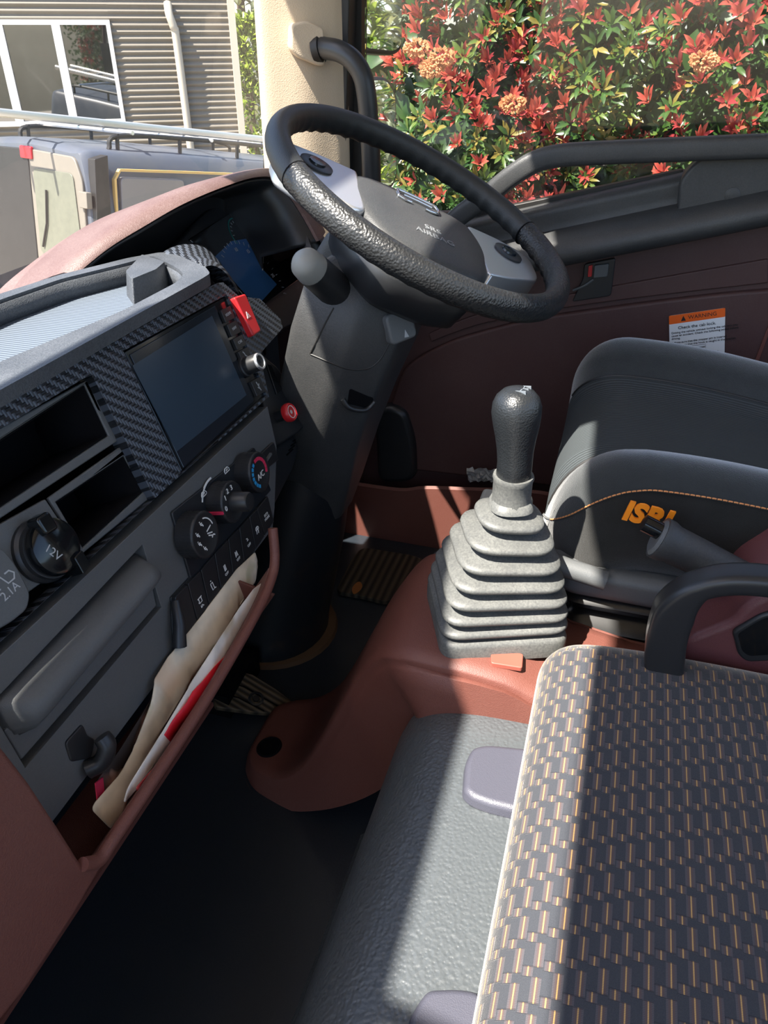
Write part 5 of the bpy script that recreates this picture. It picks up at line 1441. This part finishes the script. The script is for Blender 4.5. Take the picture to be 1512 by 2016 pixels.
tree(*far_pt(490, 24), 7.5, 2.2, 'pale grey green tree far behind the shed corner', [pale, olive], 23, 1700, .4)
tree(*far_pt(760, 27), 7.5, 2.0, 'olive tree far beyond the windscreen pillar', [olive, pale], 24, 1700, .4)
for i_, (x_, y_) in enumerate(((-5.5, -2.9),)):
    shrub(x_, y_, -1.75, 1.7, 1.6, 1.8, 2200, 60+i_, 'red-tipped shrub on the far side of the truck, mirrored in the shed window', .05, .12)
tree(2.75, -3.0, 4.0, .40, 'slim yellow green conifer behind the cab, mirrored in the door mirrors', [lime, LM[0]], 25, 900, .12)
tree(3.9, -4.6, 4.6, .8, 'grey green conifer behind the cab, mirrored in the door mirrors', [pale, olive], 26, 1200, .2)
# trees behind the truck on the passenger side: what the glass and mirrors look back at
for i, (x, y) in enumerate(((6.5, -9),)):
    tree(x, y, 6.5, 2.0, 'tall olive tree behind the truck', [olive, LM[1]], 30+i, 1200, .4)

# ---------------- shed with corrugated wall
BAZ = radians(-57.7)
BU = Vector((cos(BAZ), sin(BAZ), 0)); KB = 1.444
B0 = Vector((7.466*KB, 5.0256*KB, 0))
BF = Frame(B0, BU, (0, 0, 1))                             # w points to the truck
if BF.w.dot(Vector((-1, -.6, 0))) < 0: BF.w = -BF.w
shed = thing('shed', 'grey corrugated metal shed with a white sliding window and downpipe', 'building', (B0.x, B0.y, GZ))
def mat_corr():
    k = NT('corrugated_steel'); uv = k.coord('UV'); sp = k.n('ShaderNodeSeparateXYZ'); k.l(uv, sp.inputs[0])
    n1 = k.noise(k.coord(), 1.1, 3)
    k.bsdf(k.mix(n1, (.13, .115, .09, 1), (.17, .15, .12, 1)), .5, .4); return k.m
M_corr = mat_corr()
def sb(v): return 1+(v-1)*KB                              # sill heights measured at 9 m, shed stands at 13 m
wu = [-2.0*KB, .015*KB]; wv = [sb(.205), sb(1.085)]; cu_ = 1.155*KB
def corr(name, u0, u1, v0, v1):
    G = []
    n = int((v1-v0)/.0105)
    for i in range(n+1):
        v = v0+(v1-v0)*i/n; w = .013*sin(v/.080*2*pi)
        G.append([BF.pt(u0, v, w), BF.pt(u1, v, w)])
    return grid(name, G, M_corr, shed)
corr('corrugated_wall', wu[1], cu_, GZ, 3.6); corr('corrugated_wall', -6.0, wu[0], GZ, 3.6)
corr('corrugated_wall', wu[0], wu[1], GZ, wv[0]); corr('corrugated_wall', wu[0], wu[1], wv[1], 3.6)
M_cream2 = flat('cream_metal', (.40, .36, .29), .5); M_wf = flat('white_window_frame', (.52, .51, .49), .4)
prism('corner_trim', BF, [(cu_-.03, GZ), (cu_+.07, GZ), (cu_+.07, 3.6), (cu_-.03, 3.6)], -.08, .035, M_cream2, shed, bevel=.004)
SF = Frame(BF.pt(cu_+.05, 0, 0), -BF.w, (0, 0, 1))
prism('side_wall', SF, [(0, GZ), (2, GZ), (2, 3.6), (0, 3.6)], -.04, .0, M_corr, shed)
prism('back_wall', BF, [(-6, GZ), (cu_, GZ), (cu_, 3.6), (-6, 3.6)], -2.0, -1.95, M_void, shed)
uu = [(-2.0, -1.47), (-1.50, -.98), (-.985, -.485), (-.475, .015)]
panes = [(a*KB+.055, b*KB-.055) for a, b in ((-2.0, -1.49), (-1.49, -.975), (-.975, -.475), (-.475, .015))]
wf = prism('window', BF, [(wu[0], wv[0]), (wu[1], wv[0]), (wu[1], wv[1]), (wu[0], wv[1])], -.04, .045, M_wf, shed, holes=[[(a, wv[0]+.06), (b, wv[0]+.06), (b, wv[1]-.06), (a, wv[1]-.06)] for a, b in panes], bevel=.005)
k = NT('dark_window_glass'); k.bsdf((.010, .011, .010, 1), .02, 1.0, IOR=2.0); M_pane = k.m
for a, b in panes:
    prism('pane', BF, [(a-.01, wv[0]+.05), (b+.01, wv[0]+.05), (b+.01, wv[1]-.05), (a-.01, wv[1]-.05)], -.012, -.006, M_pane, wf, smooth=False)
dpu = .60*KB
tube('downpipe', catmull([BF.pt(dpu-.04, sb(1.22), .02), BF.pt(dpu-.04, sb(1.13), .10), BF.pt(dpu, sb(1.02), .10), BF.pt(dpu+.017, sb(.9), .08), BF.pt(dpu+.03, sb(-.2), .08), BF.pt(dpu+.04, GZ, .08)], 5), .055, M_cream2, shed, 12)
prism('roof', BF, [(-6.2, 3.6), (cu_+.4, 3.6), (cu_+.4, 3.7), (-6.2, 3.7)], -2.2, .5, M_cream2, shed)
# ---------------- van
az, pi_ = -.334, -.152
VS = Vector((cos(az)*cos(pi_), sin(az)*cos(pi_), sin(pi_))); VL = Vector((-sin(az), cos(az), 0)); VU = VS.cross(VL)
VC = Vector((6.355, 4.666, .128))
def vp_(s, l, u): return VC+VS*s+VL*l+VU*u
van = thing('van', 'dusty blue grey panel van parked nose away, ladder on its roof', 'van', vp_(2.3, .9, -1.97))
def mat_van():
    k = NT('dusty_blue_grey_paint'); co = k.coord(); nz = k.noise(co, 2.5, 5, .65)
    cc = k.mix(nz, (.045, .060, .095, 1), (.095, .098, .10, 1)); k.bsdf(cc, .35, .5, Coat_Weight=.3) if False else k.bsdf(cc, .35, .5); return k.m
M_van = mat_van()
M_vrear = plastic('dusty_silver_paint', (.125, .115, .098), .45, 0, dust=.25, dustcol=(.20, .17, .13))
W_ = 1.90
def vsec(s, top, ins):
    P = [(-.0+ins, -1.75), (-.02+ins*.6, -1.2), (.0+ins, -.70), (.05+ins, -.30), (.12+ins, -.08), (.26+ins, top-.015), (W_/2, top+.02), (W_-.26-ins, top-.015), (W_-.12-ins, -.08), (W_-.05-ins, -.30), (W_-ins, -.70), (W_+.02-ins*.6, -1.2), (W_-ins, -1.75)]
    return [vp_(s, p.x, p.y) for p in catmull([(a, b, 0) for a, b in P], 3)]
R = [vsec(.0, -.06, .05), vsec(.04, -.02, .015), vsec(.12, .0, 0), vsec(1.0, .02, 0), vsec(3.4, .0, 0), vsec(4.0, -.35, .06), vsec(4.7, -.80, .12), vsec(4.9, -1.2, .2)]
body = loft('body', R, M_van, van, sharp=40)
RF = Frame(vp_(-.002, 0, 0), VL, VU)                      # rear face, u towards the far side
if RF.w.dot(-VS) < 0: RF.w = -RF.w
def rp(name, P, w0, w1, m, par=van, **k): return prism(name, RF, P, w0, w1, m, par, **k)
dr_ = rp('rear_door', fillet([(.10, -1.45), (.945, -1.45), (.945, -.08), (.22, -.10), (.12, -.30)], .06), -.01, .025, M_vrear, bevel=.012)
rp('rear_door', fillet([(.955, -1.45), (1.80, -1.45), (1.78, -.30), (1.68, -.10), (.955, -.08)], .06), -.01, .025, M_seal, bevel=.012)  # far leaf in flat black, a dark reflection put into its colour
M_dustglass = plastic('dusty_rear_glass', (.075, .080, .062), .35, 0, dust=.3, dustcol=(.18, .18, .13))
rp('rear_window', fillet([(.17, -1.02), (.87, -1.02), (.87, -.24), (.24, -.24)], .07), .022, .036, M_dustglass, dr_, bevel=.004)
tube('wiper', [RF.pt(.80, -.95, .05), RF.pt(.70, -.72, .05), RF.pt(.66, -.42, .05)], .010, M_seal, van, 6)
M_tail = flat('tail_lamp_red', (.50, .012, .02), .25)
rp('brake_lamp', fillet([(.86, -.17), (1.05, -.17), (1.05, -.06), (.86, -.06)], .02), .01, .045, M_tail, bevel=.01)
tl_ = rp('tail_lamp', fillet([(-.02, -1.22), (.13, -1.22), (.16, -.72), (.01, -.70)], .03), -.06, .035, M_tail, bevel=.012)
rp('reverse_lamp', fillet([(.0, -1.14), (.12, -1.14), (.12, -.98), (.0, -.98)], .02), .03, .045, flat('clear_lens', (.75, .70, .62), .2), tl_, bevel=.006)
rp('hinge', fillet([(.02, -.52), (.14, -.52), (.14, -.38), (.02, -.38)], .01), .0, .06, M_vrear, bevel=.01)
SFv = Frame(vp_(0, -.006, 0), VS, VU)
if SFv.w.dot(-VL) < 0: SFv.w = -SFv.w
# side: recess panel, ochre pinstripe, side window bars
pl = fillet([(.28, -1.10), (1.05, -1.10), (1.05, -.24), (.30, -.24)], .05)
prism('corner_pillar', SFv, [(-.01, -1.3), (.17, -1.3), (.17, -.06), (.03, -.10)], -.10, .004, M_seal, van, bevel=.006)
prism('side_panel', SFv, pl, -.06, .006, flat('side_panel_grey', (.16, .155, .16), .3), van, bevel=.01)
strokes('pinstripe', SFv, [[(.24, -1.0), (.24, -.26), (.30, -.18), (1.2, -.17), (2.6, -.16), (4.0, -.18)]], .022, -.04, .002, flat('ochre_stripe', (.50, .33, .11), .5), van)
swd = prism('side_window', SFv, fillet([(1.20, -1.0), (2.6, -1.0), (2.6, -.40), (1.16, -.40)], .05), -.05, .010, flat('dark_side_glass', (.03, .045, .07), .08, .6), van, bevel=.01)
strokes('window_bars', SFv, [[(1.24, -.52), (2.0, -.52)], [(1.26, -.72), (2.05, -.72)], [(1.30, -.90), (2.1, -.90)], [(1.24, -.45), (1.36, -1.0)], [(1.90, -.45), (2.05, -1.0)]], .020, .0, .014, flat('pale_bars', (.5, .55, .62), .4), swd)
for s in (.9, 3.7):
    for l in (.02, 1.88):
        wf_ = Frame(vp_(s, l, -1.62), VS, VU)
        lathe('wheel', wf_, 0, 0, [(.0005, -.10), (.32, -.10), (.34, -.06), (.34, .06), (.32, .10), (.0005, .10)], M_seal, van, 28)
# roof rack rails
for l in (.22, 1.68):
    P = [vp_(.35, l, -.02), vp_(.45, l, .10), vp_(1.2, l, .13), vp_(2.4, l, .13), vp_(3.2, l, .10), vp_(3.3, l, -.02)]
    tube('roof_rail', catmull(P, 5), .022, M_seal, van, 8)
    for s in (.45, 1.2, 2.0, 3.0): tube('rail_foot', [vp_(s, l, -.03), vp_(s, l, .12)], .02, M_seal, van, 6)
for s in (.6, 1.6, 2.8): tube('cross_bar', [vp_(s, .18, .14), vp_(s, 1.72, .14)], .02, M_silver, van, 8)
ld = thing('ladder', 'aluminium ladder lying on the van roof rack', 'ladder', vp_(0, .9, .20))
M_alu = flat('dull_aluminium', (.60, .58, .54), .35, .5, .7)
for l in (.62, 1.02):
    tube('ladder_rail', [vp_(-.55, l, .20), vp_(3.2, l, .20)], .036, M_alu, ld, 8, up=(0, 0, 1), sx=.5)
for k_ in range(12): tube('rung', [vp_(-.40+k_*.30, .62, .20), vp_(-.40+k_*.30, 1.02, .20)], .016, M_alu, ld, 8)
